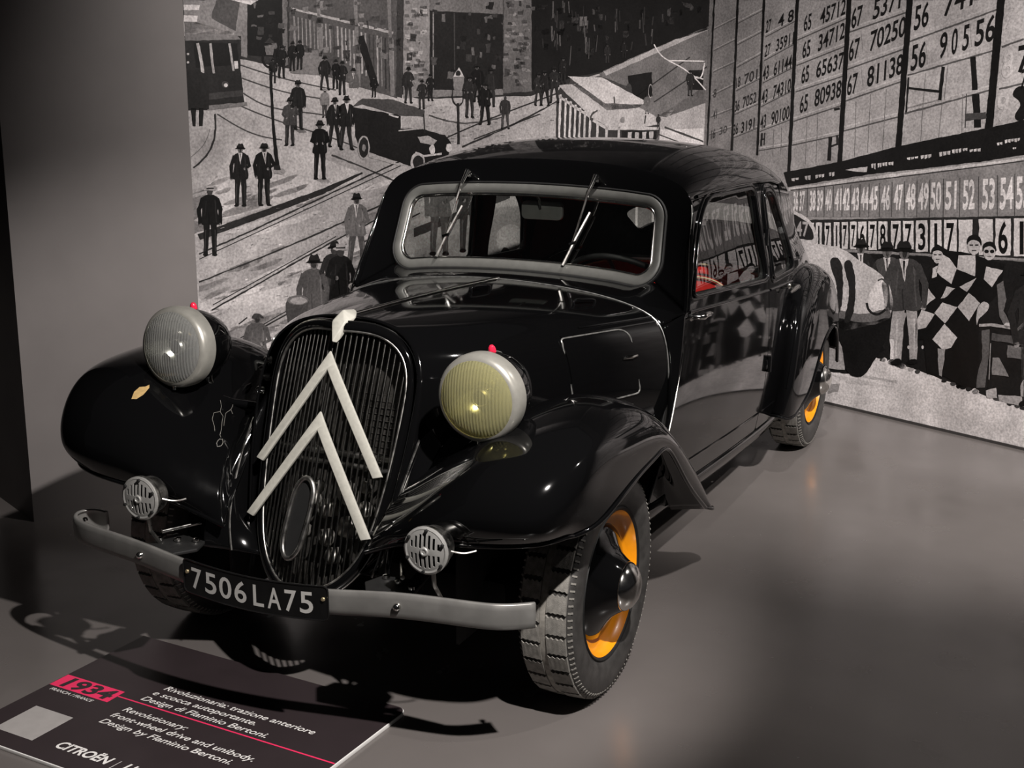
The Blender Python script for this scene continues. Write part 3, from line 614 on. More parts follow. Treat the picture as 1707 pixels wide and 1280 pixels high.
# empty slots: white leaves and openings
for (x0, y0, x1, y1, x2, y2, x3, y3) in ((1118, 385, 1305, 335, 1280, 515, 1105, 575),): Q.poly([a3(x0, y0), a3(x1, y1), a3(x2, y2), a3(x3, y3)], 152, 2)
Q.line([a3(1118, 395), a3(1106, 575)], 3, 30, 6); Q.line([a3(1295, 340), a3(1278, 512)], 6, 28, 6); Q.line([a3(1118, 450), a3(1285, 468)], 4, 30, 6)
Q.line([a3(1448, 290), a3(1458, 460)], 9, 26, 6); Q.line([a3(1462, 480), a3(1472, 652)], 12, 26, 6); Q.line([a3(1408, 600), a3(1515, 588)], 11, 60, 7); Q.line([a3(1415, 478), a3(1408, 652)], 1.5, 60, 6)
Q.line([a3(738, 560), a3(768, 552)], 4, 30, 6); Q.line([a3(720, 700), a3(712, 820)], 6, 28, 6); Q.line([a3(720, 748), a3(756, 735)], 3, 40, 6); Q.line([a3(752, 690), a3(756, 740)], 4, 40, 6); Q.line([a3(370, 680), a3(365, 745)], 3, 36, 6); Q.line([a3(384, 678), a3(380, 742)], 2, 36, 6); Q.line([a3(362, 715), a3(384, 708)], 2, 36, 6)
for P in ([(850, 520), (842, 800)], [(925, 480), (908, 780)], [(1005, 455), (985, 765)], [(600, 600), (590, 840)], [(655, 580), (645, 830)], [(1205, 375), (1190, 560)], [(1290, 520), (1272, 700)], [(430, 660), (424, 800)], [(470, 650), (465, 790)], [(1320, 330), (1300, 510)], [(1190, 560), (1180, 720)], [(1395, 480), (1390, 690)]): Q.line([a3(*P[0]), a3(*P[1])], .9, 92, 4)
for (x, y, h) in ((885, 280, 110), (965, 250, 110), (1040, 220, 110), (885, 450, 100), (950, 425, 100), (1020, 400, 100), (1215, 330, 120), (1320, 290, 120), (1440, 240, 120), (660, 400, 80), (720, 380, 80), (660, 540, 80), (720, 520, 80)): Q.line([a3(x, y), a3(x-8, y-h)], .7, 108, 3)
# ghost numerals at the far right of the board
Q.text('8', a3(1592, 400), a3(1650, 385), (3, -44), 165, 6); Q.text('9', a3(1565, 620), a3(1625, 605), (3, -46), 165, 6); Q.text('7', a3(1610, 150), a3(1680, 130), (3, -40), 150, 6); Q.text('7', a3(1672, 370), a3(1740, 355), (3, -44), 24, 6); Q.blob([a3(1650, 480), a3(1707, 440), a3(1707, 610), a3(1660, 600), a3(1690, 530)], 26, 6)
# dark beam with chalked scribbles
Q.poly([a3(480, 880), a3(770, 826), a3(1060, 748), a3(1540, 650), a3(1707, 612), a3(2600, 420), a3(2600, 640), a3(1707, 790), a3(1500, 824), a3(900, 893), a3(500, 955)], 26, 6)
for (x, y, w, h) in ((520, 912, 40, 14), (588, 900, 32, 24), (642, 895, 48, 22), (712, 882, 30, 24), (928, 838, 24, 30), (960, 836, 22, 22), (985, 832, 26, 20), (1015, 830, 28, 18), (1110, 806, 60, 12), (1180, 795, 58, 20), (1275, 778, 60, 24), (1340, 765, 50, 20), (1395, 760, 26, 14), (1430, 765, 60, 14), (1570, 730, 30, 14), (1610, 715, 80, 18), (1650, 755, 20, 8)):
    n = max(2, w//16)
    for k in range(n): xx = x+w*k/n; yy = y-k*w/n*.13; Q.poly([a3(xx, yy), a3(xx+w/n*.86, yy-3), a3(xx+w/n*.8, yy+h*random.uniform(.5, 1)), a3(xx+2, yy+h*random.uniform(.6, 1))], random.choice([150, 165, 175]), 7)
Q.poly([a3(795, 868), a3(908, 850), a3(905, 880), a3(860, 878)], 165, 7)
# pale numerals on grey
Q.poly([a3(505, 962), a3(900, 905), a3(1500, 832), a3(1707, 805), a3(2600, 690), a3(2600, 1110), a3(1707, 1112), a3(520, 1108)], 112, 4)
Q.poly([a3(505, 962), a3(900, 905), a3(1500, 832), a3(1707, 805), a3(1707, 818), a3(1500, 846), a3(900, 920), a3(505, 976)], 165, 5); Q.line([a3(515, 972), a3(900, 925), a3(1500, 850), a3(1707, 822)], 1.6, 50, 6)
xs2 = [541, 573, 627, 665, 708, 757, 798, 845, 893, 938, 1000, 1065, 1127, 1193, 1257, 1333, 1425, 1525, 1618, 1702, 1800, 1905]
for k, x in enumerate(xs2):
    f_ = (x-541)/1160; w = 26+46*f_; hh = 92+66*f_; yb_ = 1075-12*f_; Q.text(str(36+k), a3(x-w*.5, yb_), a3(x+w*.5, yb_-4), (1, -hh/3.065), 186, 7, .03)
    xn = xs2[k+1] if k+1 < len(xs2) else x+110
    Q.line([a3((x+xn)/2+2, yb_-hh-22), a3((x+xn)/2, 1108)], 1.2, 58, 6)
# white plates with black figures
Q.poly([a4(60, 112), a4(240, 108), a4(1271, 88), a4(2200, 70), a4(2200, 330), a4(1271, 300), a4(600, 268), a4(240, 250), a4(60, 246)], 40, 5)
plates = [(205, 230, '1'), (240, 268, '1'), (283, 314, '7'), (328, 356, '1'), (368, 399, '7'), (409, 441, '7'), (450, 490, '6'), (500, 541, '7'), (549, 594, '8'), (611, 661, '7'), (672, 724, '7'), (736, 794, '3'), (806, 863, '1'), (875, 938, '7'), (948, 1016, ''), (1048, 1117, ''), (1130, 1206, '6'), (1222, 1300, '1'), (1318, 1400, '7'), (1420, 1505, '1')]
for x0, x1, s1 in plates:
    f_ = (x0-240)/1000; t0, t1 = 122-22*f_, 246+44*f_
    Q.poly([a4(x0, t0), a4(x1, t0), a4(x1, t1), a4(x0, t1)], 182, 6)
    if s1: 
        w = (x1-x0)*(.62 if s1 != '1' else .26); c_ = (x0+x1)/2; Q.text(s1, a4(c_-w/2, t1-14), a4(c_+w/2, t1-14), (0, -(t1-t0-30)/2.977), 24, 7, .02)
Q.line([a4(60, 250), a4(240, 254), a4(600, 272), a4(1271, 306), a4(2200, 345)], 4, 120, 6)
# crowd in shade, pale ground
Q.poly([a4(-200, 255), a4(240, 262), a4(1271, 315), a4(2200, 350), a4(2200, 1300), a4(1271, 1100), a4(-200, 900)], 30, 4)
Q.poly([a4(-300, 800), a4(300, 862), a4(470, 882), a4(525, 788), a4(640, 820), a4(790, 870), a4(960, 935), a4(1100, 990), a4(1271, 1046), a4(2200, 1330), a4(2200, 1900), a4(1271, 1400), a4(-300, 1100)], 196, 6)
Q.poly([a4(480, 880), a4(640, 905), a4(640, 920), a4(470, 890)], 160, 7); Q.poly([a4(300, 925), a4(360, 920), a4(350, 960), a4(300, 970)], 140, 7); Q.poly([a4(300, 870), a4(480, 905), a4(640, 940), a4(400, 920)], 178, 7)
for k in range(26):
    x = random.uniform(560, 1270); y = 800+(x-560)*.345; Q.blob([a4(x-14, y), a4(x, y-random.uniform(6, 18)), a4(x+16, y-4), a4(x+4, y+9)], random.choice([40, 60, 150, 190, 26]), 8, 10)
def fig(x, top, bot, coat, g2, lay): Q.man(a4(x, bot)[0], a4(x, bot)[1], (bot-top)/2.977, g2, coat=coat, shirt=True, turn=-.4, lay=lay)
fig(462, 196, 700, 40, 34, 1+5); fig(596, 208, 760, 66, 40, 1+5)
# the pale racing car
Q.blob([a4(-60, 300), a4(60, 240), a4(200, 226), a4(320, 238), a4(400, 268), a4(470, 318), a4(560, 376), a4(612, 450), a4(618, 560), a4(560, 622), a4(420, 650), a4(260, 660), a4(-60, 700)], 176, 15)
Q.blob([a4(340, 600), a4(480, 618), a4(606, 600), a4(590, 700), a4(540, 790), a4(470, 882), a4(400, 866), a4(372, 760), a4(350, 690)], 28, 16)
Q.blob([a4(330, 560), a4(460, 575), a4(600, 555), a4(612, 590), a4(470, 640), a4(350, 640)], 96, 16)
Q.blob([a4(314, 306), a4(340, 296), a4(366, 318), a4(376, 400), a4(372, 500), a4(358, 570), a4(346, 480), a4(332, 390)], 40, 17); Q.blob([a4(384, 318), a4(408, 308), a4(430, 360), a4(438, 460), a4(428, 560), a4(402, 618), a4(384, 616), a4(400, 520), a4(398, 410)], 40, 17)
Q.blob([a4(530, 430), a4(565, 405), a4(592, 430), a4(596, 520), a4(570, 560), a4(520, 545), a4(500, 510)], 196, 16); Q.curve([a4(492, 520), a4(510, 562), a4(548, 576), a4(585, 552)], 4, 36, 17); Q.curve([a4(548, 410), a4(568, 402), a4(588, 418)], 2.5, 60, 17)
Q.poly([a4(310, 715), a4(350, 700), a4(372, 740), a4(385, 852), a4(300, 845)], 150, 17); Q.curve([a4(206, 356), a4(226, 348), a4(250, 372)], 3, 60, 17)
Q.blob([a4(60, 60), a4(150, 70), a4(205, 105), a4(240, 160), a4(246, 225), a4(120, 235), a4(60, 220)], 168, 16); Q.blob([a4(70, 75), a4(140, 85), a4(195, 118), a4(224, 165), a4(226, 205), a4(140, 200), a4(80, 190)], 36, 17); Q.text('47', a4(142, 186), a4(205, 190), (0, -24), 140, 18)
# bystanders
fig(684, 205, 822, 62, 150, 14)
for (x0, y0) in ((612, 560),): Q.poly([a4(620, 560), a4(690, 570), a4(660, 690), a4(606, 700)], 150, 12); Q.poly([a4(606, 700), a4(648, 698), a4(642, 800), a4(612, 800)], 190, 12); Q.poly([a4(640, 720), a4(664, 720), a4(664, 826), a4(640, 826)], 30, 12)
for x in (770, 740, 700): Q.disc(a4(x, 740), 2, 3, 180, 12)
# chequered flag and the men holding it
Q.poly([a4(842, 228), a4(900, 262), a4(1000, 272), a4(1180, 330), a4(1150, 470), a4(1060, 560), a4(1046, 700), a4(1056, 945), a4(960, 930), a4(880, 885), a4(790, 872), a4(775, 700), a4(735, 705), a4(720, 655), a4(790, 440), a4(830, 330)], 24, 13)
for P in ([(868, 280), (905, 300), (940, 350), (912, 428), (835, 366)], [(948, 284), (1034, 284), (1030, 388), (940, 352)], [(792, 440), (834, 496), (766, 552), (754, 546)], [(860, 500), (888, 440), (932, 446), (880, 496)], [(955, 440), (1036, 394), (1028, 412), (990, 466)], [(830, 570), (868, 518), (942, 542), (880, 622)], [(944, 542), (1000, 470), (1056, 520), (1000, 610)], [(765, 556), (830, 576), (788, 642), (720, 656)], [(818, 700), (880, 624), (942, 692), (912, 742), (870, 756)], [(1086, 338), (1170, 360), (1114, 442), (1074, 402)], [(720, 660), (742, 652), (738, 706)]):
    Q.poly([a4(*p) for p in P], 168, 14)
def head(x, y, r, hair=26, glasses=False):
    c = a4(x, y); Q.disc(c, r*.72, r, 165, 15, 14); Q.blob([(c[0]-r*.8, c[1]-r*.1), (c[0]-r*.7, c[1]-r*.9), (c[0], c[1]-r*1.25), (c[0]+r*.75, c[1]-r*.8), (c[0]+r*.8, c[1]-r*.1), (c[0]+r*.5, c[1]-r*.5), (c[0]-r*.5, c[1]-r*.55)], hair, 16, 24)
    Q.line([(c[0]-r*.5, c[1]-r*.1), (c[0]-r*.12, c[1]-r*.1)], r*.16, 40, 16); Q.line([(c[0]+r*.12, c[1]-r*.1), (c[0]+r*.5, c[1]-r*.1)], r*.16, 40, 16); Q.line([(c[0]-r*.25, c[1]+r*.5), (c[0]+r*.25, c[1]+r*.5)], r*.1, 70, 16)
    if glasses: Q.disc((c[0]-r*.33, c[1]-r*.08), r*.27, r*.22, 26, 17, 10); Q.disc((c[0]+r*.33, c[1]-r*.08), r*.27, r*.22, 26, 17, 10)
head(1026, 238, 15); head(1102, 268, 14, glasses=True); head(845, 285, 13); Q.poly([a4(820, 345), a4(850, 335), a4(838, 390), a4(818, 396)], 175, 14)
Q.poly([a4(846, 745), a4(882, 752), a4(878, 800), a4(866, 884), a4(850, 880)], 130, 14)
Q.poly([a4(1140, 430), a4(1168, 410), a4(1186, 500), a4(1172, 560), a4(1215, 640), a4(1186, 650), a4(1150, 590)], 92, 14); Q.disc(a4(1194, 632), 7, 5, 175, 15)
Q.line([a4(1050, 632), a4(1110, 628), a4(1222, 646)], 5, 150, 15); Q.blob([a4(1060, 520), a4(1095, 520), a4(1092, 560), a4(1050, 600), a4(1040, 630), a4(1036, 600)], 165, 15)
Q.poly([a4(1062, 660), a4(1105, 650), a4(1100, 760), a4(1080, 940), a4(1038, 944), a4(1040, 880), a4(1066, 790)], 84, 14); Q.line([a4(1110, 640), a4(1100, 945)], 3.5, 30, 15); Q.line([a4(1108, 720), a4(1100, 900)], 1.5, 130, 16)
Q.poly([a4(1112, 670), a4(1271, 690), a4(1271, 730), a4(1112, 705)], 70, 14); Q.poly([a4(1190, 730), a4(1271, 740), a4(1271, 800), a4(1190, 790)], 95, 14); Q.poly([a4(1118, 790), a4(1150, 790), a4(1200, 885), a4(1112, 875)], 110, 14)
Q.poly([a4(1226, 660), a4(1271, 615), a4(1271, 660)], 150, 15); Q.poly([a4(1255, 930), a4(1271, 900), a4(1271, 985), a4(1258, 985)], 140, 15)
Q.poly([a4(1085, 955), a4(1135, 940), a4(1140, 990), a4(1090, 990)], 160, 15); Q.poly([a4(1145, 975), a4(1271, 985), a4(1271, 1035), a4(1150, 1005)], 150, 9)
# the picture goes on past the flag: more spectators, more board
for k, x in enumerate((1330, 1420, 1500, 1590, 1690, 1800, 1900)): Q.man(*a4(x, 1010+(x-1271)*.33), (700+(x-1271)*.25)/2.977, random.choice([34, 44, 60]), coat=random.choice([40, 56, 84]), shirt=True, turn=random.choice([-.5, .5]), lay=14)
for k, (x0, w) in enumerate(((1720, 14), (1790, 15), (1870, 16), (1960, 17), (2060, 18))): Q.line([(x0+60, -160), (x0+40, 0), (x0, 205-(x0-1720)*.2)], w, 26, 5)
for k in range(7): Q.text(random.choice(['56 81', '7 402', '68 13', '90 6']), (1700+60*k, 150-24*k), (1752+60*k, 132-24*k), (4, -34), 28, 6)
mq = Q.build('scoreboard_mural_print', wr_o); mq['label'] = 'sepia photograph of a racing scoreboard, chequered flag and pale racing car'
# shadow gap strip at the foot of the right wall
base = slab('baseboard_right', CORNER+RW_D*.02+N_R*.012, CORNER+RW_D*4.9+N_R*.012, .012, 0, .014, 'wall'); tag(base, 'thin dark strip along the foot of the scoreboard wall', 'trim', kind='structure')
# ================================================================== the car
CAR = tag(empty('vintage_car', (0, 0, 0)), 'black vintage saloon car with twin chevron grille and orange wheels', 'car')

# ---- body surface: stations along y, section parameter t (0 = roof ridge, 1 = left sill, -1 = right sill)
_Y = [0.70, 0.88, 1.15, 1.45, 1.98, 2.40, 2.75, 3.05, 3.32, 3.55, 3.72, 3.80]
T_zr = table(_Y, [1.44, 1.50, 1.540, 1.556, 1.548, 1.512, 1.435, 1.325, 1.175, 0.96, 0.70, 0.50])
T_zt = table(_Y, [1.36, 1.372, 1.385, 1.390, 1.378, 1.345, 1.275, 1.185, 1.050, 0.87, 0.65, 0.48])
T_zb = table(_Y, [1.015, 1.005, 0.990, 0.970, 0.930, 0.905, 0.885, 0.855, 0.80, 0.70, 0.56, 0.45])
T_zs = table(_Y, [0.330, 0.315, 0.300, 0.280, 0.245, 0.225, 0.220, 0.230, 0.25, 0.29, 0.33, 0.37])
T_xt = table(_Y, [0.615, 0.630, 0.640, 0.645, 0.640, 0.620, 0.585, 0.540, 0.48, 0.41, 0.30, 0.14])
T_xb = table(_Y, [0.665, 0.680, 0.695, 0.702, 0.702, 0.690, 0.668, 0.632, 0.58, 0.50, 0.37, 0.17])
T_xs = table(_Y, [0.640, 0.648, 0.655, 0.660, 0.660, 0.650, 0.630, 0.595, 0.54, 0.46, 0.34, 0.16])
T_rk = table([0.70, 0.88, 1.15, 1.55, 1.98, 2.2, 2.45, 2.8, 3.8], [0.50, 0.48, 0.38, 0.18, 0.0, -0.02, -0.05, 0.0, 0.0])
_k = [0, .12, .22, .30, .38, .50, .60, .74, .88, 1.0]
TK = [-a for a in _k[::-1]]+_k[1:]
S_BELT = 0.60; S_TOP = 0.305
def BODY(yb, t):
    yb = np.atleast_1d(np.asarray(yb, float)); t = np.atleast_1d(np.asarray(t, float))
    zr, zt, zb, zs, xt, xb, xs = [f(yb) for f in (T_zr, T_zt, T_zb, T_zs, T_xt, T_xb, T_xs)]
    X = [0*xt, xt*.56, xt*.87, xt*.985, xt+.012, xb-.014, xb, xb+.010, xs+.55*(xb-xs)+.016, xs]
    Z = [zr, zt+.87*(zr-zt), zt+.52*(zr-zt), zt+.04*(zr-zt), zb+.72*(zt-zb), zb+.30*(zt-zb), zb, zs+.68*(zb-zs), zs+.34*(zb-zs), zs]
    X = np.stack([-a for a in X[::-1]]+X[1:], -1); Z = np.stack(Z[::-1]+Z[1:], -1)
    W = cardinal(TK, np.clip(t, -1, 1)); x = (W*X).sum(-1); z = (W*Z).sum(-1)
    return np.stack([x, yb+T_rk(yb)*(z-0.97), z], -1)
def BODYm(yb, m): return BODY(yb, np.asarray(m)/2.0)        # second parameter in about metres
def inv(y, z, side=1):
    """station and section parameter of the flank point at (y, z)"""
    yb, t = y, 0.5
    for _ in range(12):
        ts = np.linspace(0.24, 1.0, 120); zz = BODY(np.full(120, yb), ts)[:, 2]; t = np.interp(-z, -zz, ts)
        yb = yb+(y-BODY(yb, t)[0, 1])*0.9
    return np.array([yb, side*t*2.0])
def inv_poly(P, side): return np.array([inv(y, z, side) for y, z in P])

# ---- roof, rear quarters and tail in one shell, with the back-light opening
m_top = S_TOP*2
outer = [(0.885, -m_top), (2.45, -m_top), (2.462, -1.0), (2.462, -1.99), (3.79, -1.99), (3.79, 1.99), (2.462, 1.99), (2.462, 1.0), (2.45, m_top), (0.885, m_top)]
def rear_hole():
    a = [(3.290, -0.52), (3.460, -0.54), (3.460, 0.54), (3.290, 0.52)]
    return fillet(a, 0.055)
RH = rear_hole()
shell = trim('body_shell', BODYm, outer, [RH], 0.035, 0.012, 'paint', CAR, flip=True)
# interior lining, a little inside the shell
def LINE(yb, m):
    P = BODYm(yb, m); P = P*np.array([0.955, 1, 1]); P[:, 2] -= 0.03; return P
trim('headliner', LINE, [(1.0, -m_top), (2.5, -m_top), (2.5, -1.9), (3.6, -1.9), (3.6, 1.9), (2.5, 1.9), (2.5, m_top), (1.0, m_top)], [RH*np.array([1, 1])], 0.07, 0.004, 'headliner', CAR, flip=True)
trim('rear_window_glass', lambda a, b: BODYm(a, b)-np.array([0, 0.004, 0.006]), RH, [], 0.06, 0, 'glass', CAR, flip=True)

# ---- doors and side windows
FW = [(0.975, 1.052), (1.175, 1.366), (1.865, 1.358), (1.930, 0.988)]
RW = [(2.055, 0.975), (2.045, 1.335), (2.215, 1.322), (2.395, 1.16), (2.475, 0.965)]
SILL = 1.93
for side in (1, -1):
    sx = side
    fwin = fillet(inv_poly(FW, side), [0.05, 0.16, 0.07, 0.06]); rwin = fillet(inv_poly(RW, side), [0.05, 0.06, 0.10, 0.20, 0.06])
    fl = (side > 0)
    fd_out = fillet([(0.892, side*SILL), (0.892, side*(m_top+.006)), (1.972, side*(m_top+.006)), (1.972, side*SILL)], [0.03, 0.05, 0.01, 0.02])
    rd_out = fillet([(1.980, side*SILL), (1.980, side*(m_top+.006)), (2.440, side*(m_top+.006)), (2.455, side*1.02), (2.455, side*1.45), (2.28, side*SILL)], [0.02, 0.01, 0.12, 0.04, 0.1, 0.03])
    for nm, out, win in (('front_door', fd_out, fwin), ('rear_door', rd_out, rwin)):
        d = trim(nm, BODYm, out, [win], 0.03, 0.016, 'paint', CAR, flip=True)
        c = win.mean(0)
        grow = lambda k: c+(win-c)*(1+k/np.linalg.norm(win-c, axis=1))[:, None]
        # raised bead round the opening, proud of the skin
        ring = BODYm(grow(0.012)[:, 0], grow(0.012)[:, 1]); ring[:, 0] += sx*0.003
        tube('window_bead', ring, 0.007, 'paint', d, n=8, closed=True)
        ring = BODYm(grow(0.045)[:, 0], grow(0.045)[:, 1]); ring[:, 0] += sx*0.001
        tube('frame_bead', ring, 0.0055, 'paint', d, n=8, closed=True)
        gp = grow(0.006)
        trim('window_glass', lambda a, b: BODYm(a, b)-np.array([sx*0.010, 0, 0]), gp, [], 0.08, 0, 'glass', d, flip=True)
        inner = BODYm(grow(0.004)[:, 0], grow(0.004)[:, 1]); inner[:, 0] -= sx*0.018
        tube('window_seal', inner, 0.008, 'black', d, n=6, closed=True)
        # waist moulding
        a0, a1 = out[:, 0].min()+0.015, out[:, 0].max()-0.012
        ya = np.linspace(a0, a1, 24); P = BODY(ya, np.full(24, side*S_BELT)); P[:, 0] += sx*0.002
        tube('waist_moulding', P, 0.006, 'paint', d, n=8)
        # lower crease
        P = BODY(np.linspace(a0+.01, a1-.2 if nm == 'rear_door' else a1, 20), np.full(20, side*0.925)); P[:, 0] += sx*0.0005
        tube('door_crease', P, 0.004, 'paint', d, n=6)
    P = BODY(np.full(50, 0.889), side*np.linspace(S_TOP+.01, .955, 50)); P[:, 0] += sx*.001
    if side > 0: tube('door_edge_glint', P, .003, 'edge', CAR, n=6)  # thin pale line painted in for the glint on the door's front edge
    # handles: front door by its leading edge, rear door by its trailing edge
    for (yy, dirn) in ((0.935, 1), (2.40, -1)):
        p = BODY(yy, side*(S_BELT+0.012))[0]; x0 = p[0]
        ez = tube('door_handle', [(x0, p[1], p[2]), (x0+sx*.030, p[1], p[2]), (x0+sx*.042, p[1]+dirn*.012, p[2]), (x0+sx*.043, p[1]+dirn*.05, p[2]+.002), (x0+sx*.040, p[1]+dirn*.085, p[2]-.002), (x0+sx*.034, p[1]+dirn*.115, p[2]-.010), (x0+sx*.036, p[1]+dirn*.135, p[2]-.007)], [.011, .011, .012, .0095, .011, .006, .004], 'chrome', CAR, n=10)
        lathe('escutcheon', [(0, .008), (.016, .007), (.019, .002), (.020, 0)], (x0-sx*.002, p[1], p[2]), (sx, 0, 0), 'chrome', ez, n=20)
    for zz in (0.44, 0.80):
        p = BODY(1.976, side*zz)[0]
        hg = tube('door_hinge', [(p[0]+sx*.008, p[1], p[2]-.035), (p[0]+sx*.008, p[1], p[2]+.035)], .011, 'paint', CAR, n=10)
        box('hinge_leaf', (p[0]+sx*.002, p[1]-.016, p[2]), (.012, .035, .04), 'paint', hg, bev=.003)
        box('hinge_leaf', (p[0]+sx*.002, p[1]+.016, p[2]), (.012, .035, .04), 'paint', hg, bev=.003)
    # sill below the doors
    ya = np.linspace(0.80, 2.47, 40); a = BODY(ya, np.full(40, side*0.968)); b = BODY(ya, np.full(40, side*0.995)); c2 = b.copy(); c2[:, 2] -= .035; c2[:, 0] -= sx*.03
    grid('sill', np.stack([a, b, c2], 1), 'paint', CAR, thick=.006, ref=(0, 1.6, .5))
    # body behind the doors' lower edge, the door post
    ya = np.linspace(0.89, 2.46, 30)
    P = np.stack([BODY(ya, np.full(30, side*tt))*np.array([.965, 1, 1]) for tt in np.linspace(.62, .98, 8)], 1)
    grid('door_lining', P, 'headliner', CAR, flip=not fl)
    P = np.stack([BODY(np.full(14, yy), side*np.linspace(.30, .62, 14))*np.array([.965, 1, 1]) for yy in (1.925, 2.05)], 0)
    grid('door_post', P, 'headliner', CAR, thick=.01, flip=fl)
    # gutter above the doors
    ya = np.linspace(0.95, 2.44, 50); P = BODY(ya, np.full(50, side*(S_TOP-.008))); P[:, 0] += sx*.003
    tube('roof_gutter', P, 0.007, 'paint', CAR, n=8)

# ---- windscreen surround
WP0, WRK = (0.964, 1.07), 0.389
def WS(x, z, off=0.0): return np.array([x, WP0[0]+WRK*(z-WP0[1])-off*0.932, z+off*0.362])
def ws_outline(grow=0.0, n=None):
    g = grow
    top = [(x, 1.379+g+0.026*(1-(x/0.535)**2)) for x in np.linspace(-.455, .455, 13)]
    bot = [(x, 1.070-g+0.030*(1-(x/0.547)**2)) for x in np.linspace(.465, -.465, 13)]
    def arc(cx, cz, r, a0, a1): return [(cx+r*math.cos(a), cz+r*math.sin(a)) for a in np.linspace(a0, a1, 9)]
    r = .085+g
    P = []
    P += arc(-.547+.085, 1.070+.085+.006, r, -math.pi/2, -math.pi)
    P += arc(-.537+.085, 1.379-.085+.006, r, math.pi, math.pi/2)
    P += top[1:-1]
    P += arc(.537-.085, 1.379-.085+.006, r, math.pi/2, 0)
    P += arc(.547-.085, 1.070+.085+.006, r, 0, -math.pi/2)
    P += bot[1:-1]
    return np.array(P)
o_out = ws_outline(0.0); o_in = ws_outline(-0.034)
def prof_ring(name, offs, material, parent):
    """ring around the windscreen: list of (grow, forward offset)"""
    R = [np.array([WS(x, z, off) for x, z in ws_outline(g)]) for g, off in offs]
    return grid(name, np.stack(R, 1), material, parent, closed_u=True, flip=False)
wsf = prof_ring('windscreen_frame', [(.002, -.004), (.002, .006), (-.002, .009), (-.014, .010), (-.026, .009), (-.031, .004), (-.036, -.008)], 'frame', CAR)
prof_ring('frame_seal', [(.012, -.006), (.009, .007), (.002, .009), (.002, .0)], 'black', wsf)
prof_ring('inner_chrome_bead', [(-.031, .003), (-.034, .008), (-.038, .006), (-.041, -.008)], 'chrome', wsf)
n_o = len(o_in); wg = bmesh.new(); vs = [wg.verts.new(tuple(WS(x, z, -.004))) for x, z in ws_outline(-.036)]; wg.faces.new(vs)
obj('windscreen_glass', wg, 'glass', CAR, smooth=False)
# ring of bodywork from the door line round to the windscreen
na = 90
ts = np.linspace(-S_BELT, S_BELT, na)
S = BODY(np.full(na, 0.885), ts)
Fp = ws_outline(0.004)
i0 = 4; seq = Fp[i0:len(Fp)-11-4]                            # from the lower right corner of the body over the top to the lower left
d = np.r_[0, np.cumsum(np.linalg.norm(np.diff(seq, axis=0), axis=1))]; ds = np.r_[0, np.cumsum(np.linalg.norm(np.diff(S, axis=0), axis=1))]
qa = ds/ds[-1]
# match parameter by the direction seen from the middle of the screen so corners meet corners
cxm, czm = 0.0, 1.20
ang = lambda x, z: np.unwrap(np.arctan2(np.asarray(z)-czm, np.asarray(x)*0.62-cxm))
aS = ang(S[::-1, 0], S[::-1, 2]); aF = ang(seq[::-1, 0], seq[::-1, 1])
aS2 = (aS-aS[0])/(aS[-1]-aS[0]); aF2 = (aF-aF[0])/(aF[-1]-aF[0])
Fx = np.interp(aS2, aF2, seq[::-1, 0])[::-1]; Fz = np.interp(aS2, aF2, seq[::-1, 1])[::-1]
F3 = np.array([WS(x, z, 0.0) for x, z in zip(Fx, Fz)])
nrm = np.array([0, -0.932, 0.362])
th = np.linspace(0, math.pi/2, 18); ringP = np.zeros((na, len(th), 3))
fwd = (F3-S)@nrm
for j, a in enumerate(th):
    ringP[:, j] = S+(1-math.cos(a))*((F3-S)-fwd[:, None]*nrm)+math.sin(a)*fwd[:, None]*nrm
hdr = grid('windscreen_surround', ringP, 'paint', CAR, thick=.010, ref=(0, 1.5, 1.1))

# ---- hood (bonnet)
HS = [  # y at z=1.05, rake, half section from ridge down
    (-0.235, .36, [(0, 1.118), (.085, 1.114), (.165, 1.094), (.228, 1.050), (.262, .970), (.268, .86), (.255, .70), (.225, .52)]),
    (-0.10, .30, [(0, 1.116), (.110, 1.111), (.215, 1.090), (.298, 1.046), (.340, .965), (.350, .85), (.340, .69), (.31, .50)]),
    (0.15, .18, [(0, 1.113), (.150, 1.107), (.285, 1.085), (.385, 1.040), (.432, .960), (.445, .84), (.440, .68), (.41, .50)]),
    (0.47, .05, [(0, 1.104), (.190, 1.097), (.365, 1.073), (.485, 1.028), (.540, .950), (.555, .83), (.550, .67), (.53, .50)]),
    (0.785, .0, [(0, 1.092), (.225, 1.083), (.430, 1.057), (.578, 1.013), (.640, .945), (.662, .83), (.664, .67), (.655, .47)]),
]
_hk = [0, .14, .28, .41, .54, .68, .84, 1.0]; HK = [-a for a in _hk[::-1]]+_hk[1:]
HY = np.array([h[0] for h in HS]); HR = np.array([h[1] for h in HS])
HX = np.array([[-p[0] for p in h[2][::-1]]+[p[0] for p in h[2][1:]] for h in HS]); HZ = np.array([[p[1] for p in h[2][::-1]]+[p[1] for p in h[2][1:]] for h in HS])
def HOOD(y, t, off=0.0):
    y = np.atleast_1d(np.asarray(y, float)); t = np.atleast_1d(np.asarray(t, float)); A = cardinal(HY, y); W = cardinal(HK, t)
    x = np.einsum('ni,ij,nj->n', A, HX, W); z = np.einsum('ni,ij,nj->n', A, HZ, W); r = A@HR
    P = np.stack([x, y+r*(z-1.05), z], -1)
    if off:
        e = 1e-3; N = np.cross(HOOD(y+e, t)-HOOD(y-e, t), HOOD(y, t+e)-HOOD(y, t-e)); N /= np.linalg.norm(N, axis=1)[:, None]
        N *= np.sign((N*np.array([0, 0, 1.0])).sum(1)+(N[:, 0]*np.sign(x)))[:, None]
        P = P+N*off
    return P
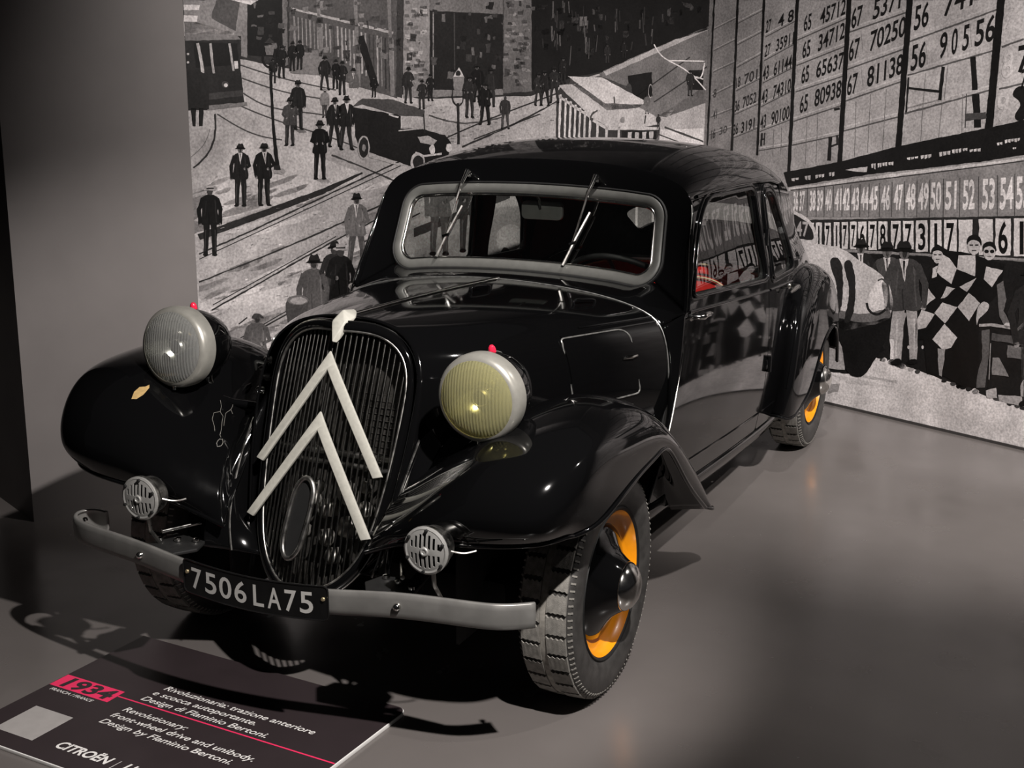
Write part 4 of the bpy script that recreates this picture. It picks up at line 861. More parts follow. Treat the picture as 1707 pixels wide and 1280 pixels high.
for side in (1, -1):
    a = np.linspace(-0.235, 0.787, 60); t = np.linspace(0.0, 1, 50)*side
    P = np.stack([HOOD(a, np.full(60, tt)) for tt in t], 0)
    bn = grid('bonnet_side', P, 'paint', CAR, thick=.006, ref=(0, .3, .7))
    # ventilation flaps in the flank, two a side, raised a little; a pale edge line stands for the glint
    for k, (y0, y1, y2, y3) in enumerate([(-.115, .045, .075, -.10), (.29, .60, .63, .33)]):
        pl = fillet([(y0, side*.475), (y1, side*.475), (y2, side*.74), (y3, side*.74)], [.02, .05, .02, .02])
        pm = pl*np.array([1, 1.0])
        fp = trim('bonnet_flap', lambda u, v: HOOD(u, v, .004), pm, [], .03, .005, 'paint', bn, flip=True)
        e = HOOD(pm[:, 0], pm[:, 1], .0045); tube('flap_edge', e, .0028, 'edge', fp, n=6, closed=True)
        q = HOOD(y2-.02 if k == 0 else y2-.015, side*.60, .008)[0]
        q0 = HOOD(y2-.085, side*.60, .008)[0]
        tube('flap_catch', [q0, (q0+q)/2+np.array([side*.006, 0, 0]), q], [.004, .006, .0045], 'chrome', fp, n=8)
# centre hinge, bright strip
P = HOOD(np.linspace(-.225, .80, 30), np.zeros(30)); P[:, 2] += .002
tube('bonnet_hinge', P, .0055, 'chrome', CAR, n=8)
# small grab hooks on the bonnet top
for (yy, tt) in ((.40, .07), (.54, .30)):
    a = HOOD(yy, tt)[0]; b = HOOD(yy+.10, tt+.01)[0]
    tube('bonnet_grip', [a, a+np.array([0, 0, .014]), (a+b)/2+np.array([0, 0, .018]), b+np.array([0, 0, .012]), b], .004, 'paint', CAR, n=8, sample=14)
# scuttle: from the bonnet's rear edge to the doors and the windscreen foot
ncs = 61
tc = np.linspace(-.41, .41, ncs)
near = HOOD(np.full(ncs, .785), np.linspace(-.50, .50, ncs))
left_edge = ringP[0][::1]; right_edge = ringP[-1][::-1]
bo = ws_outline(0.004); bot3 = np.array([WS(x, z) for x, z in np.vstack([bo[len(bo)-11-4:], bo[:i0]])])[::-1]
far = np.vstack([left_edge, bot3, right_edge]); fd_ = np.r_[0, np.cumsum(np.linalg.norm(np.diff(far, axis=0), axis=1))]
far = np.stack([np.interp(np.linspace(0, fd_[-1], ncs), fd_, far[:, k]) for k in range(3)], -1)
o_ = np.argsort(far[:, 0], kind='stable'); far = far[o_]
far = np.stack([np.interp(near[:, 0]/near[-1, 0]*far[-1, 0], far[:, 0], far[:, k]) for k in range(3)], -1)
far[:, 1] += .004
sc = []
for k in np.linspace(0, 1, 8):
    row = near*(1-k)+far*k; row[:, 2] += 0.006*math.sin(math.pi*k); sc.append(row)
grid('scuttle', np.array(sc), 'paint', CAR, thick=.008, ref=(0, .9, .6))
for side in (1, -1):
    t0 = np.linspace(.50, 1.0, 30)*side; nearS = HOOD(np.full(30, .785), t0)
    farS = BODY(np.full(30, .885), np.linspace(S_BELT, .985, 30)*side)
    grid('scuttle_side', np.stack([nearS*(1-k)+farS*k for k in np.linspace(0, 1, 6)], 0), 'paint', CAR, thick=.008, ref=(0, .85, .7))
    P = HOOD(np.full(30, .780), np.linspace(0.0, .95, 30)*side, .001)
    tube('bonnet_seam', P, .0022, 'edge', CAR, n=6)  # pale line over the seam, put in for the glint there
    P = HOOD(np.linspace(.40, .775, 16), np.full(16, side*.435), .001); tube('bonnet_crease', P, .0035, 'paint', CAR, n=6)
    P = HOOD(np.linspace(.30, .775, 16), np.full(16, side*.465), .0005); tube('bonnet_crease', P, .004, 'paint', CAR, n=6)

fwp = HOOD(np.full(41, .76), np.linspace(-.98, .98, 41))
bm_ = bmesh.new(); vs = [bm_.verts.new(tuple(p*np.array([.985, 1, .992])+np.array([0, .012, 0]))) for p in fwp]; bm_.faces.new(vs); solid(obj('firewall', bm_, 'under', CAR, smooth=False), .01)

# ---- grille
GP = (-0.264, 1.06); GRK = 0.36
def GR(x, z, off=0.0, vee=1.0): return np.array([x, GP[0]+GRK*(z-GP[1])-off*.941+vee*.062*(math.sqrt(x*x+.0009)-.03)/.189, z+off*.339])   # slightly V-shaped in plan
g_half = [(0, 1.080), (.085, 1.076), (.150, 1.055), (.195, 1.012), (.216, .95), (.218, .86), (.211, .74), (.198, .62), (.172, .50), (.128, .425), (.067, .384), (0, .374)]
gh = np.array(g_half); full = np.vstack([gh, (gh[1:-1]*np.array([-1, 1]))[::-1]])
def g_outline(grow, n=96):
    P = spline(full, n, closed=True); Q = np.roll(P, -1, 0)-np.roll(P, 1, 0); nn = np.stack([Q[:, 1], -Q[:, 0]], -1); nn /= np.linalg.norm(nn, axis=1)[:, None]
    if ((P-P.mean(0))*nn).sum() < 0: nn = -nn
    return P+nn*grow
R = []
for g, off in [(.0, -.03), (.0, .006), (.003, .011), (.011, .014), (.020, .012), (.026, .004), (.030, -.010), (.036, -.045), (.044, -.085)]:
    R.append(np.array([GR(x, z, off) for x, z in g_outline(g)]))
gs = grid('grille_shell', np.stack(R, 1), 'paint', CAR, closed_u=True, flip=False)
tube('shell_trim', np.array([GR(x, z, .002) for x, z in g_outline(.028)]), .0035, 'chrome', gs, n=8, closed=True)
tube('opening_trim', np.array([GR(x, z, .008) for x, z in g_outline(.001)]), .004, 'dull', gs, n=8, closed=True)
# bars, each a rod with a rounded face; the grille is slightly V-shaped in plan
nb = 13
def bar_z(x):
    P = g_outline(.004, 400); zs = []
    for i in range(400):
        a, b = P[i-1], P[i]
        if (a[0]-x)*(b[0]-x) <= 0 and a[0] != b[0]: zs.append(a[1]+(b[1]-a[1])*(x-a[0])/(b[0]-a[0]))
    return min(zs), max(zs)
for s in (-1, 1):
    for k in range(1, nb):
        x = s*(.002+.0166*k); z0, z1 = bar_z(x)
        zz = np.linspace(z0, z1, 10); bow = .0
        pts = [GR(x, z, bow-.008+.008*math.sin(math.pi*(z-z0)/(z1-z0))) for z in zz]
        tube('grille_bar', pts, .0036, 'darkchrome', gs, n=8)
z0, z1 = bar_z(0.0005)
tube('grille_centre_bar', [GR(0, z, -.004+.009*math.sin(math.pi*(z-z0)/(z1-z0))) for z in np.linspace(z0, z1, 12)], .005, 'darkchrome', gs, n=8)
# mascot: the wedge-shaped filler crest on top
b = bmesh.new()
mv = [GR(-.010, 1.046, .014), GR(.010, 1.046, .014), (-.022, -.262, 1.108), (.022, -.262, 1.108), (-.033, -.215, 1.118), (.033, -.215, 1.118), (-.010, -.175, 1.124), (.010, -.175, 1.124), (0, -.170, 1.132), (0, -.235, 1.140), tuple(GR(0, 1.046, .030))]
vs = [b.verts.new(tuple(map(float, p))) for p in mv]; bmesh.ops.convex_hull(b, input=vs)
bmesh.ops.bevel(b, geom=b.edges[:], offset=.003, segments=2, affect='EDGES', profile=.5)
autosmooth(obj('grille_crest', b, 'chevron', CAR), 30)
# crank-handle loop and what shows behind the bars
cr = []
for a in np.linspace(0, 2*math.pi, 40, endpoint=False):
    u, w = .041*math.cos(a), .085*math.sin(a)+(.055 if math.sin(a) > 0 else -.055)*min(1, abs(math.sin(a))*3)
    cr.append(GR(-.036+u*.95+w*.10, .560+w*.80, .008))
tube('crank_hole_surround', cr, .0075, 'dull', CAR, n=10, closed=True)
prism('crank_hole', [(-.036+u_*.036+w_*.012, .560+w_*.108) for u_, w_ in [(math.cos(t), math.sin(t)) for t in np.linspace(0, 2*math.pi, 28, endpoint=False)]], .004, lambda a, c_, h: GR(a, c_, .001+h), 'under', CAR)  # flat black plate; the darkness of the opening is put into its colour
rad = prism('radiator', [(x, z) for x, z in g_outline(-.004)], .05, lambda a, c, h: GR(a, c, -.085-h), 'radiator', CAR)
for z in np.arange(.66, 1.04, .018):
    w = .20; bb = [GR(-w, z, -.080), GR(w, z, -.080)]; tube('radiator_fin', bb, .0025, 'radiator', rad, n=5)
tube('radiator_support', [GR(-.21, .735, -.045), GR(.21, .735, -.045)], .010, 'dull', CAR, n=8)
tube('radiator_support', [GR(-.21, .705, -.050), GR(.21, .705, -.050)], .008, 'dull', CAR, n=8)
for (x, z, r) in ((.02, .60, .030), (.075, .64, .034), (.13, .60, .026), (.09, .55, .032), (.03, .52, .026), (.14, .53, .024), (.06, .47, .028), (-.02, .655, .02), (-.03, .62, .022), (-.05, .53, .02), (.12, .66, .02), (.17, .62, .018)):
    q = GR(x, z, -.058); bm_ = bmesh.new(); bmesh.ops.create_icosphere(bm_, subdivisions=2, radius=r)
    for v in bm_.verts: v.co += Vector((random.uniform(-1, 1), random.uniform(-1, 1), random.uniform(-1, 1)))*r*.22
    bmesh.ops.transform(bm_, matrix=Matrix.Translation(Vector(q)), verts=bm_.verts)
    obj('gearbox_casting', bm_, 'engine', CAR)
# the two chevrons
def chev(ax, az, lx, lz, rx, rz, w, name='chevron'):
    t = w
    P = [(ax, az+.004), (rx+t*.5, rz), (rx-t*.5, rz-.006), (ax, az-t*1.75), (lx+t*.5, lz-.006), (lx-t*.5, lz)]
    P = list(resample(P[:1]+[P[1]], .02, False)[:-1])+list(resample([P[1], P[2], P[3]], .02, False)[:-1])+list(resample([P[3], P[4], P[5], P[0]], .02, False)[:-1])
    c = prism(name, P, .010, lambda a, c_, h: GR(a, c_, .013+h, .45), 'chevron', CAR, bev=.0018)
    for (x, z) in ((lx, lz+.012), (rx, rz+.012), (ax, az-.03)):
        tube('chevron_stud', [GR(x, z, -.02), GR(x, z, .014, .45)], .006, 'black', c, n=8)
    return c
chev(-.006, 1.018, -.202, .699, .200, .697, .027)
chev(-.006, .852, -.204, .545, .194, .532, .027)

# ---- front wings
def b_(rows): return np.array(rows, float)
WN = b_([
 [(.24,-.52,.53),(.26,-.50,.60),(.29,-.43,.68),(.33,-.30,.74),(.38,-.10,.77),(.46,.15,.77),(.56,.38,.71),(.63,.60,.56),(.66,.86,.30)],
 [(.36,-.555,.585),(.37,-.565,.64),(.385,-.49,.725),(.405,-.35,.80),(.45,-.13,.84),(.51,.13,.84),(.59,.38,.76),(.66,.61,.58),(.69,.88,.30)],
 [(.49,-.575,.62),(.495,-.60,.69),(.505,-.545,.78),(.52,-.40,.865),(.545,-.17,.91),(.59,.10,.90),(.65,.37,.77),(.70,.60,.58),(.72,.90,.30)],
 [(.63,-.585,.64),(.64,-.615,.71),(.645,-.575,.81),(.65,-.425,.905),(.665,-.18,.945),(.69,.08,.92),(.725,.36,.775),(.755,.60,.585),(.76,.92,.30)],
 [(.755,-.54,.65),(.785,-.575,.715),(.798,-.535,.815),(.80,-.41,.895),(.785,-.18,.925),(.795,.08,.895),(.805,.34,.752),(.81,.58,.565),(.795,.90,.31)],
 [(.80,-.47,.652),(.835,-.465,.71),(.852,-.42,.785),(.858,-.31,.85),(.860,-.15,.865),(.862,.07,.832),(.855,.30,.715),(.84,.55,.535),(.815,.86,.32)],
 [(.81,-.425,.645),(.836,-.37,.652),(.851,-.30,.668),(.86,-.21,.695),(.862,-.06,.725),(.862,.08,.742),(.855,.22,.718),(.838,.46,.54),(.81,.79,.345)],
])
def wing_net(side):
    """the pair is not quite level on this old car: the right one sits a little higher"""
    N = WN.copy(); N[..., 2] -= side*.030*np.clip((N[..., 2]-.58)/.36, 0, 1); return N
RWN = b_([
 [(.64,2.30,.30),(.645,2.35,.50),(.64,2.42,.70),(.63,2.58,.86),(.60,2.85,.92),(.57,3.15,.85),(.54,3.40,.62),(.53,3.52,.40)],
 [(.70,2.265,.31),(.715,2.30,.51),(.715,2.38,.72),(.70,2.56,.875),(.68,2.85,.925),(.66,3.15,.855),(.64,3.40,.62),(.63,3.52,.40)],
 [(.735,2.275,.30),(.758,2.305,.48),(.765,2.385,.68),(.76,2.56,.83),(.75,2.85,.88),(.735,3.13,.815),(.715,3.37,.61),(.70,3.49,.40)],
 [(.755,2.34,.295),(.778,2.40,.45),(.785,2.48,.62),(.785,2.61,.745),(.78,2.87,.79),(.77,3.12,.73),(.75,3.33,.56),(.735,3.44,.39)],
 [(.755,2.475,.31),(.775,2.565,.37),(.785,2.665,.475),(.79,2.77,.57),(.79,2.93,.615),(.78,3.10,.585),(.765,3.24,.47),(.75,3.34,.36)],
])
for side in (1, -1):
    m = np.array([side, 1, 1])
    fw = grid('front_wing', net(wing_net(side), 64, 90)*m, 'paint', CAR, thick=.010, ref=(side*.5, .05, .45))
    lip = net(wing_net(side), 64, 90)[-1]*m; tube('wing_edge_bead', lip, .007, 'paint', fw, n=8)
    tube('wing_edge_bead', net(wing_net(side), 64, 90)[:, 0]*m, .007, 'paint', fw, n=8)
    tl = net(wing_net(side), 64, 90)[:, -1]*m; tube('wing_edge_bead', tl, .007, 'paint', fw, n=8)
    rw = grid('rear_wing', net(RWN, 46, 80)*m, 'paint', CAR, thick=.010, ref=(side*.45, 2.9, .45))
    tube('wing_edge_bead', net(RWN, 46, 80)[-1]*m, .007, 'paint', rw, n=8)
    tube('wing_edge_bead', net(RWN, 46, 80)[:, 0]*m, .007, 'paint', rw, n=8)
    tube('wing_seam', net(RWN, 46, 80)[16, 8:40]*m, .003, 'paint', rw, n=6)
    # inner valance between wing, bonnet and grille
    top = HOOD(np.linspace(-.22, .77, 30), np.full(30, side*.80)); bt = (net(wing_net(side), 30, 30)[0]*m)
    lo = spline(net(wing_net(side), 9, 30)[0]*m, 30)
    lo2 = np.stack([np.interp(np.linspace(0, 1, 30), np.linspace(0, 1, 30), lo[:, k]) for k in range(3)], -1)
    P = np.stack([top*(1-k)+lo2*k for k in np.linspace(0, 1, 6)], 0)
    grid('inner_valance', P, 'paint', CAR, thick=.006, ref=(0, .3, .5))
    # dark wheel-arch liners so that no daylight shows through
    y = np.linspace(-.30, .85, 12)
    P = np.array([[(side*.40, yy, zz) for yy in y] for zz in (.20, .50, .74)]); grid('wheel_arch_liner', P, 'under', CAR, thick=.01)
    y = np.linspace(2.3, 3.5, 8); P = np.array([[(side*.52, yy, zz) for yy in y] for zz in (.22, .50, .84)]); grid('wheel_arch_liner', P, 'under', CAR, thick=.01)
    # join between grille shell and wing: a flowing apron
    ap = b_([[tuple(GR(.252, .93, -.02)), tuple(GR(.262, .80, -.01)), tuple(GR(.25, .66, -.005)), tuple(GR(.225, .52, 0)), tuple(GR(.165, .43, 0))],
             [(.300, -.25, .83), (.292, -.345, .74), (.285, -.42, .645), (.275, -.475, .54), (.26, -.50, .45)],
             [(.345, -.27, .785), (.335, -.37, .71), (.325, -.45, .63), (.315, -.51, .53), (.31, -.53, .46)]])*m
    grid('front_apron', net(ap, 20, 30), 'paint', CAR, thick=.006, ref=(side*.3, .2, .6))
    tube('apron_trim', net(ap, 20, 30)[7, 4:]+np.array([0, -.006, .002]), .0035, 'dull', CAR, n=6)
floorpan = box('underbody', (0, 1.50, .30), (.98, 3.3, .10), 'under', CAR, bev=.03)
box('front_subframe', (0, -.10, .36), (.50, .50, .18), 'under', CAR, bev=.05)
tube('front_axle', [(-.60, 0, .30), (.60, 0, .30)], .035, 'under', CAR, n=10)
tube('rear_axle', [(-.60, 2.95, .33), (.60, 2.95, .33)], .035, 'under', CAR, n=10)

# ---- wheels
RT = 0.343; TW = 0.158
def tyre_profile():
    # (radius, offset along axle) across the tyre from outer bead to inner bead
    half = [(.222, .060), (.230, .073), (.254, .084), (.288, .086), (.314, .083), (.328, .076), (.3335, .066), (.336, .045), (.337, .02)]
    return half+[(.3372, 0)]+[(a, -b) for a, b in half[::-1]]
def zig(x0, x1, w, flip):
    """one tread block in (across, around) coordinates with saw-toothed ends"""
    n = 4; lo = []; hi = []
    for i in range(n*2+1):
        u = i/(n*2); x = x0+(x1-x0)*u; ends = i in (0, n*2)
        k = .0085 if i % 2 else .0025
        if ends: k = .0008
        lo.append((x, -w/2+k)); hi.append((x, w/2-k*(.6 if i % 2 else 1)))
    return lo+hi[::-1]
def make_wheel():
    ty = lathe('tyre', tyre_profile(), (0, 0, 0), (1, 0, 0), 'tyre', None, n=96)
    NB = 34; w = 2*math.pi*RT/NB
    for row, (x0, x1, ph) in enumerate([(.010, .067, 0.0), (-.067, -.010, .5)]):
        poly = zig(x0, x1, w*.93, row); me = None
        for k in range(NB):
            a = 2*math.pi*(k+ph)/NB
            if me is None:
                n = len(poly); v = []; 
                for rr in (.330, .3440):
                    for (x, s) in poly:
                        drop = .0024*(x/.065)**2*(1 if rr > .34 else 0)
                        th_ = s/RT; v.append((x, math.cos(th_)*(rr-drop), math.sin(th_)*(rr-drop)))
                m = n//2; f = []
                for i in range(m-1): f.append((n+i, n+i+1, n+n-2-i, n+n-1-i))
                for i in range(n): f.append((i, (i+1) % n, n+(i+1) % n, n+i))
                bm_ = bmesh.new(); vs = [bm_.verts.new(p) for p in v]
                for q in f: bm_.faces.new([vs[i] for i in q])
                bmesh.ops.recalc_face_normals(bm_, faces=bm_.faces)
                o = obj('tread_block', bm_, 'tread', ty, smooth=False); me = o.data
            else:
                o = bpy.data.objects.new('tread_block', me); COL.objects.link(o); o.parent = ty
            o.rotation_euler = (a, 0, 0)
    # worn shoulder ribs
    for row, sgn in ((0, 1), (1, -1)):
        me = None
        for k in range(100):
            a = 2*math.pi*k/100
            if me is None:
                bm_ = bmesh.new(); box_bm(bm_, (0, 0, 0), (.015, .0050, .003), None)
                bmesh.ops.transform(bm_, matrix=Matrix.Translation((sgn*.0760, 0, .3270)) @ Matrix.Rotation(sgn*math.radians(42), 4, 'Y'), verts=bm_.verts)
                o = obj('shoulder_lug', bm_, 'tread', ty, smooth=False); me = o.data
            else:
                o = bpy.data.objects.new('shoulder_lug', me); COL.objects.link(o); o.parent = ty
            o.rotation_euler = (a, 0, 0)
    lathe('tread_groove_band', [(.3372, .012), (.3400, .009), (.3402, 0), (.3400, -.009), (.3372, -.012)], (0, 0, 0), (1, 0, 0), 'groove', ty, n=96)
    lathe('rim', [(.226, .060), (.231, .072), (.227, .078), (.220, .074), (.214, .060), (.206, .020), (.206, -.05), (.226, -.065)], (0, 0, 0), (1, 0, 0), 'black', ty, n=64)
    # orange disc between the black spokes
    lathe('wheel_disc', [(.2185, .072), (.213, .058), (.203, .045), (.185, .037), (.15, .035), (.0, .035)], (0, 0, 0), (1, 0, 0), 'orange', ty, n=64)
    # black bell-shaped centre carrying the bright cap
    lathe('hub_bell', [(.176, .034), (.168, .046), (.148, .056), (.120, .068), (.097, .086), (.082, .106), (.073, .120)], (0, 0, 0), (1, 0, 0), 'paint', ty, n=56)
    lathe('hub_cap', [(.072, .112), (.074, .120), (.071, .128), (.060, .142), (.042, .153), (.022, .159), (.0, .161)], (0, 0, 0), (1, 0, 0), 'chrome', ty, n=44)
    lathe('brake_drum', [(0, -.035), (.204, -.035), (.204, .0), (.19, .01)], (0, 0, 0), (1, 0, 0), 'under', ty, n=40)
    return ty
W0 = make_wheel()
def place_wheel(first, x, y, flip, rot, steer=0.0):
    if first: o = W0
    else:
        o = W0.copy(); COL.objects.link(o)
        for ch in W0.children:
            c = ch.copy(); COL.objects.link(c); c.parent = o
    o.parent = CAR; o.location = (x, y, RT)
    o.rotation_euler = (Matrix.Rotation(steer, 3, 'Z') @ Matrix.Rotation(math.pi if flip else 0, 3, 'Z') @ Matrix.Rotation(rot, 3, 'X')).to_euler()
place_wheel(True, .690, 0, False, math.radians(160))
place_wheel(False, .640, 2.95, False, math.radians(100))
place_wheel(False, -.690, 0, True, .3)
place_wheel(False, -.640, 2.95, True, .9)

# ---- headlamps
def headlamp(c, aim, lens, label):
    c = np.array(c); d = np.array(aim, float); d /= np.linalg.norm(d)
    bowl = lathe('headlamp', [(.116, -.012), (.1165, -.03), (.114, -.07), (.104, -.115), (.086, -.16), (.060, -.195), (.030, -.214), (0, -.219)], c, d, 'paint', CAR, n=56)
    bowl['label'] = label
    lathe('lamp_rim', [(.1165, -.046), (.121, -.044), (.1225, -.020), (.120, .0), (.112, .010), (.105, .012), (.104, .006)], c, d, 'rim', bowl, n=56)
    lathe('lens', [(.1055, .013), (.098, .020), (.080, .028), (.055, .034), (.028, .037), (0, .038)], c, d, lens, bowl, n=48)
    lathe('reflector', [(.104, .010), (.100, -.012), (.090, -.040), (.072, -.068), (.048, -.090), (.024, -.102), (0, -.105)], c, d, 'reflector', bowl, n=48)
    lathe('bulb', [(0, -.015), (.010, -.018), (.016, -.030), (.016, -.042), (.009, -.058), (.009, -.10)], c, d, 'lens', bowl, n=16)
    lathe('bulb_shield', [(.0, .000), (.020, -.004), (.024, -.010), (.022, -.012)], c, d, 'dull', bowl, n=20)
    up = np.array([0, 0, 1.0]); up = up-d*(up@d); up /= np.linalg.norm(up)
    j = c+up*.112-d*.085
    lathe('marker_jewel', [(.011, -.004), (.011, .004), (.009, .012), (.005, .017), (0, .018)], j, up*1.0+d*.3, 'redjewel', bowl, n=14)
    lathe('rim_screw', [(.006, -.004), (.006, .008), (0, .010)], c-up*.121-d*.004, -up, 'chrome', bowl, n=10)
    f = c-up*.082-d*.150
    lathe('lamp_stem', [(.016, .0), (.018, .03), (.030, .045), (.036, .06), (.034, .078), (.026, .088)], f, -up, 'chrome', bowl, n=24)
    foot = f-up*.085
    lathe('lamp_foot', [(.030, -.005), (.034, .015), (.040, .05), (.044, .09)], foot, -up, 'paint', bowl, n=24)
headlamp((-.492, -.395, 1.012), (-.02, -1, .10), 'lens', 'headlamp with clear glass')
headlamp((.520, -.395, .968), (.0, -1, -.02), 'lens_y', 'headlamp with yellow-tinted glass')
# cross bar carrying the lamps, chrome nuts by the bonnet
for s in (1, -1):
    tube('lamp_bar', [(s*.30, -.19, .80), (s*.40, -.25, .82), (s*.50, -.30, .86)], .013, 'paint', CAR, n=10)
    for k, (y, z) in enumerate(((-.20, .90), (-.18, .95), (-.21, .86))):
        lathe('bonnet_bolt', [(.012, -.01), (.012, .006), (.007, .012), (0, .013)], (s*(.300+.012*k), y, z), (s, -.3, 0), 'chrome', CAR, n=12)

# ---- horns
def horn(x, z):
    c = np.array((x, -.655, z)); d = np.array((0, -1, .02)); d /= np.linalg.norm(d)
    b = lathe('horn', [(.050, -.055), (.052, -.05), (.055, -.018), (.062, -.012), (.0635, -.004), (.0635, .003), (.058, .000)], c, d, 'dull', CAR, n=40)
    lathe('horn_back', [(0, -.060), (.044, -.058), (.050, -.055)], c, d, 'black', b, n=30)
    lathe('diaphragm', [(0, -.012), (.058, -.012)], c, d, 'black', b, n=30)
    # slotted face plate
    slots = []
    for k in range(-3, 4):
        xx = k*.0128; Lh = math.sqrt(.0455**2-xx**2)
        for sg in (1, -1):
            z0_ = .0125 if abs(k) < 1 else .0075
            if Lh-z0_ > .012: slots.append(fillet([(xx-.0033, sg*z0_), (xx+.0033, sg*z0_), (xx+.0033, sg*Lh), (xx-.0033, sg*Lh)], .0015, 3))
    circ = np.array([(.060*math.cos(a), .060*math.sin(a)) for a in np.linspace(0, 2*math.pi, 48, endpoint=False)])
    def HF(u, w):
        r2 = (u*u+w*w)/.06**2; dome = .013-.008*np.clip(r2, 0, 1)
        return c+np.stack([u, -dome, w], -1)
    trim('horn_face', HF, circ, slots, .007, .002, 'silver', b, flip=True, bstep=.004)
    lathe('horn_rim', [(.0635, .000), (.0635, .007), (.058, .010), (.053, .0085)], c, d, 'silver', b, n=40)
    lathe('horn_boss', [(.012, .010), (.012, .0165), (.010, .0185), (.007, .0185), (.006, .017), (0, .017)], c, d, 'silver', b, n=20)
    for k in range(6):
        a = math.radians(25+60*k); p = c+np.array([math.cos(a)*.056, 0, math.sin(a)*.056])
        lathe('horn_screw', [(.0045, .010), (.0045, .016), (0, .018)], p, d, 'black', b, n=8)
    tube('horn_bracket', [c+np.array([.012, .01, -.055]), c+np.array([.012, .015, -.10]), c+np.array([.012, .06, -.16])], .006, 'dull', b, n=6)
    tube('horn_cable', [c+np.array([.058, .02, .0]), c+np.array([.085, .04, -.008]), c+np.array([.11, .06, -.004])], .0028, 'dull', b, n=6, sample=10)
horn(-.420, .630); horn(.505, .628)

# ---- bumper, brackets and number plate
bp = [(-.690, -.515, .470), (-.738, -.514, .470), (-.764, -.545, .469), (-.738, -.588, .468), (-.64, -.625, .468), (-.43, -.663, .466), (-.24, -.692, .452), (0, -.705, .440), (.24, -.692, .452), (.43, -.663, .466), (.62, -.632, .468), (.735, -.600, .466), (.790, -.575, .464)]
bpm = [(.43, -.663, .466), (.62, -.634, .467), (.70, -.610, .466), (.764, -.560, .464)]
path = spline(np.array(bp[:9]+bpm), 110)
T = np.gradient(path, axis=0); T /= np.linalg.norm(T, axis=1)[:, None]; Nn = np.cross(T, [0, 0, 1.0]); Nn /= np.linalg.norm(Nn, axis=1)[:, None]
if Nn[55][1] > 0: Nn = -Nn
prof = [(-.005, .034), (.004, .0355), (.008, .032), (.0095, .018), (.0105, 0), (.0095, -.018), (.008, -.032), (.004, -.0355), (-.005, -.034)]
P = np.stack([path+Nn*a+np.array([0, 0, 1.0])*h for a, h in prof], 1)
bmp = grid('front_bumper', P, 'bumper', CAR, thick=.004, ref=(0, -.3, .46))
for s in (1, -1):
    i = int(np.argmin(np.abs(path[:, 0]-s*.425))); lathe('bumper_bolt', [(.011, .006), (.010, .014), (.006, .018), (0, .019)], path[i]+Nn[i]*.004, Nn[i], 'chrome', bmp, n=16)
    br = prism('bumper_bracket', [(.0, .0), (.12, -.01), (.16, .05), (.14, .11), (.02, .13)], .010, lambda a, c, h: np.array([s*(.44-a), -.645+c*1.0, .470+h]), 'black', CAR, bev=.002)
    tube('bracket_bar', [(s*.34, -.50, .52), (s*.40, -.60, .515)], .007, 'chrome', br, n=8)
    tube('bumper_iron', [(s*.425, -.65, .465), (s*.38, -.5, .455), (s*.30, -.2, .43)], .018, 'black', br, n=8)
    tube('bumper_iron', [(s*.65, -.615, .468), (s*.5, -.615, .468), (s*.43, -.645, .468)], .012, 'black', br, n=8)
    for k in range(3):
        lathe('bracket_bolt', [(.011, 0), (.010, .008), (0, .012)], (s*(.42-.05*k), -.59+.02*k, .482), (0, 0, 1), 'chrome', br, n=10)
    for yy, zz in ((-.555, .482),):
        lathe('bumper_end_bolt', [(.008, 0), (.007, .008), (0, .01)], (s*.735, yy, zz), (0, -.3, 1), 'chrome', bmp, n=10)
pm = (np.abs(path[:, 0]) < .236); pi = np.where(pm)[0]
arc = np.r_[0, np.cumsum(np.linalg.norm(np.diff(path, axis=0), axis=1))]; mid = np.interp(0, path[:, 0], arc)
def on_bumper(s_, h, off):
    q = mid+s_; p = np.array([np.interp(q, arc, path[:, k]) for k in range(3)]); n_ = np.array([np.interp(q, arc, Nn[:, k]) for k in range(3)])
    tt = np.array([np.interp(q, arc, T[:, k]) for k in range(3)])
    return p+n_*off+np.array([0, 0, 1.0])*h
pl_out = fillet([(-.236, -.048), (.236, -.048), (.236, .048), (-.236, .048)], .016, 5)
def PLT(a, b): return np.array([on_bumper(u, v, .016) for u, v in zip(a, b)])
npl = trim('number_plate', PLT, pl_out, [], .02, .004, 'plate', CAR, flip=False)
tube('plate_edge', [on_bumper(u, v, .016) for u, v in resample(pl_out, .02)], .0022, 'plate', npl, n=6, closed=True)
for s in (-.222, .222):
    lathe('plate_rivet', [(.006, .0), (.005, .004), (0, .006)], on_bumper(s, .012, .016), (0, -1, 0), 'brass', npl, n=12)
def text_on(name, s, func, x0, x1, h, material, parent, shear=0.0, bold=0.0, spacing=1.0, off=.001):
    """lettering mapped through func(a, b, lift); the text is fitted between x0 and x1"""
    v, f = glyph_mesh(s, shear, spacing, bold); lo, hi = v.min(0), v.max(0); sc_ = (x1-x0)/(hi[0]-lo[0]); sy = h/0.70
    P = [func(x0+(p[0]-lo[0])*sc_, p[1]*sy, off) for p in v]
    o = obj(name, pymesh(name, P, f), material, parent, smooth=False)
    return o
plate_chars = [('7', -.206, .036), ('5', -.158, .040), ('0', -.108, .042), ('6', -.056, .040), ('L', .006, .034), ('A', .052, .042), ('7', .106, .036), ('5', .152, .040)]
for ch, xx, ww in plate_chars:
    text_on('plate_character', ch, lambda a, b, o: on_bumper(a, b-.030, .0168), xx, xx+ww, .060, 'plate_text', npl, bold=.012)

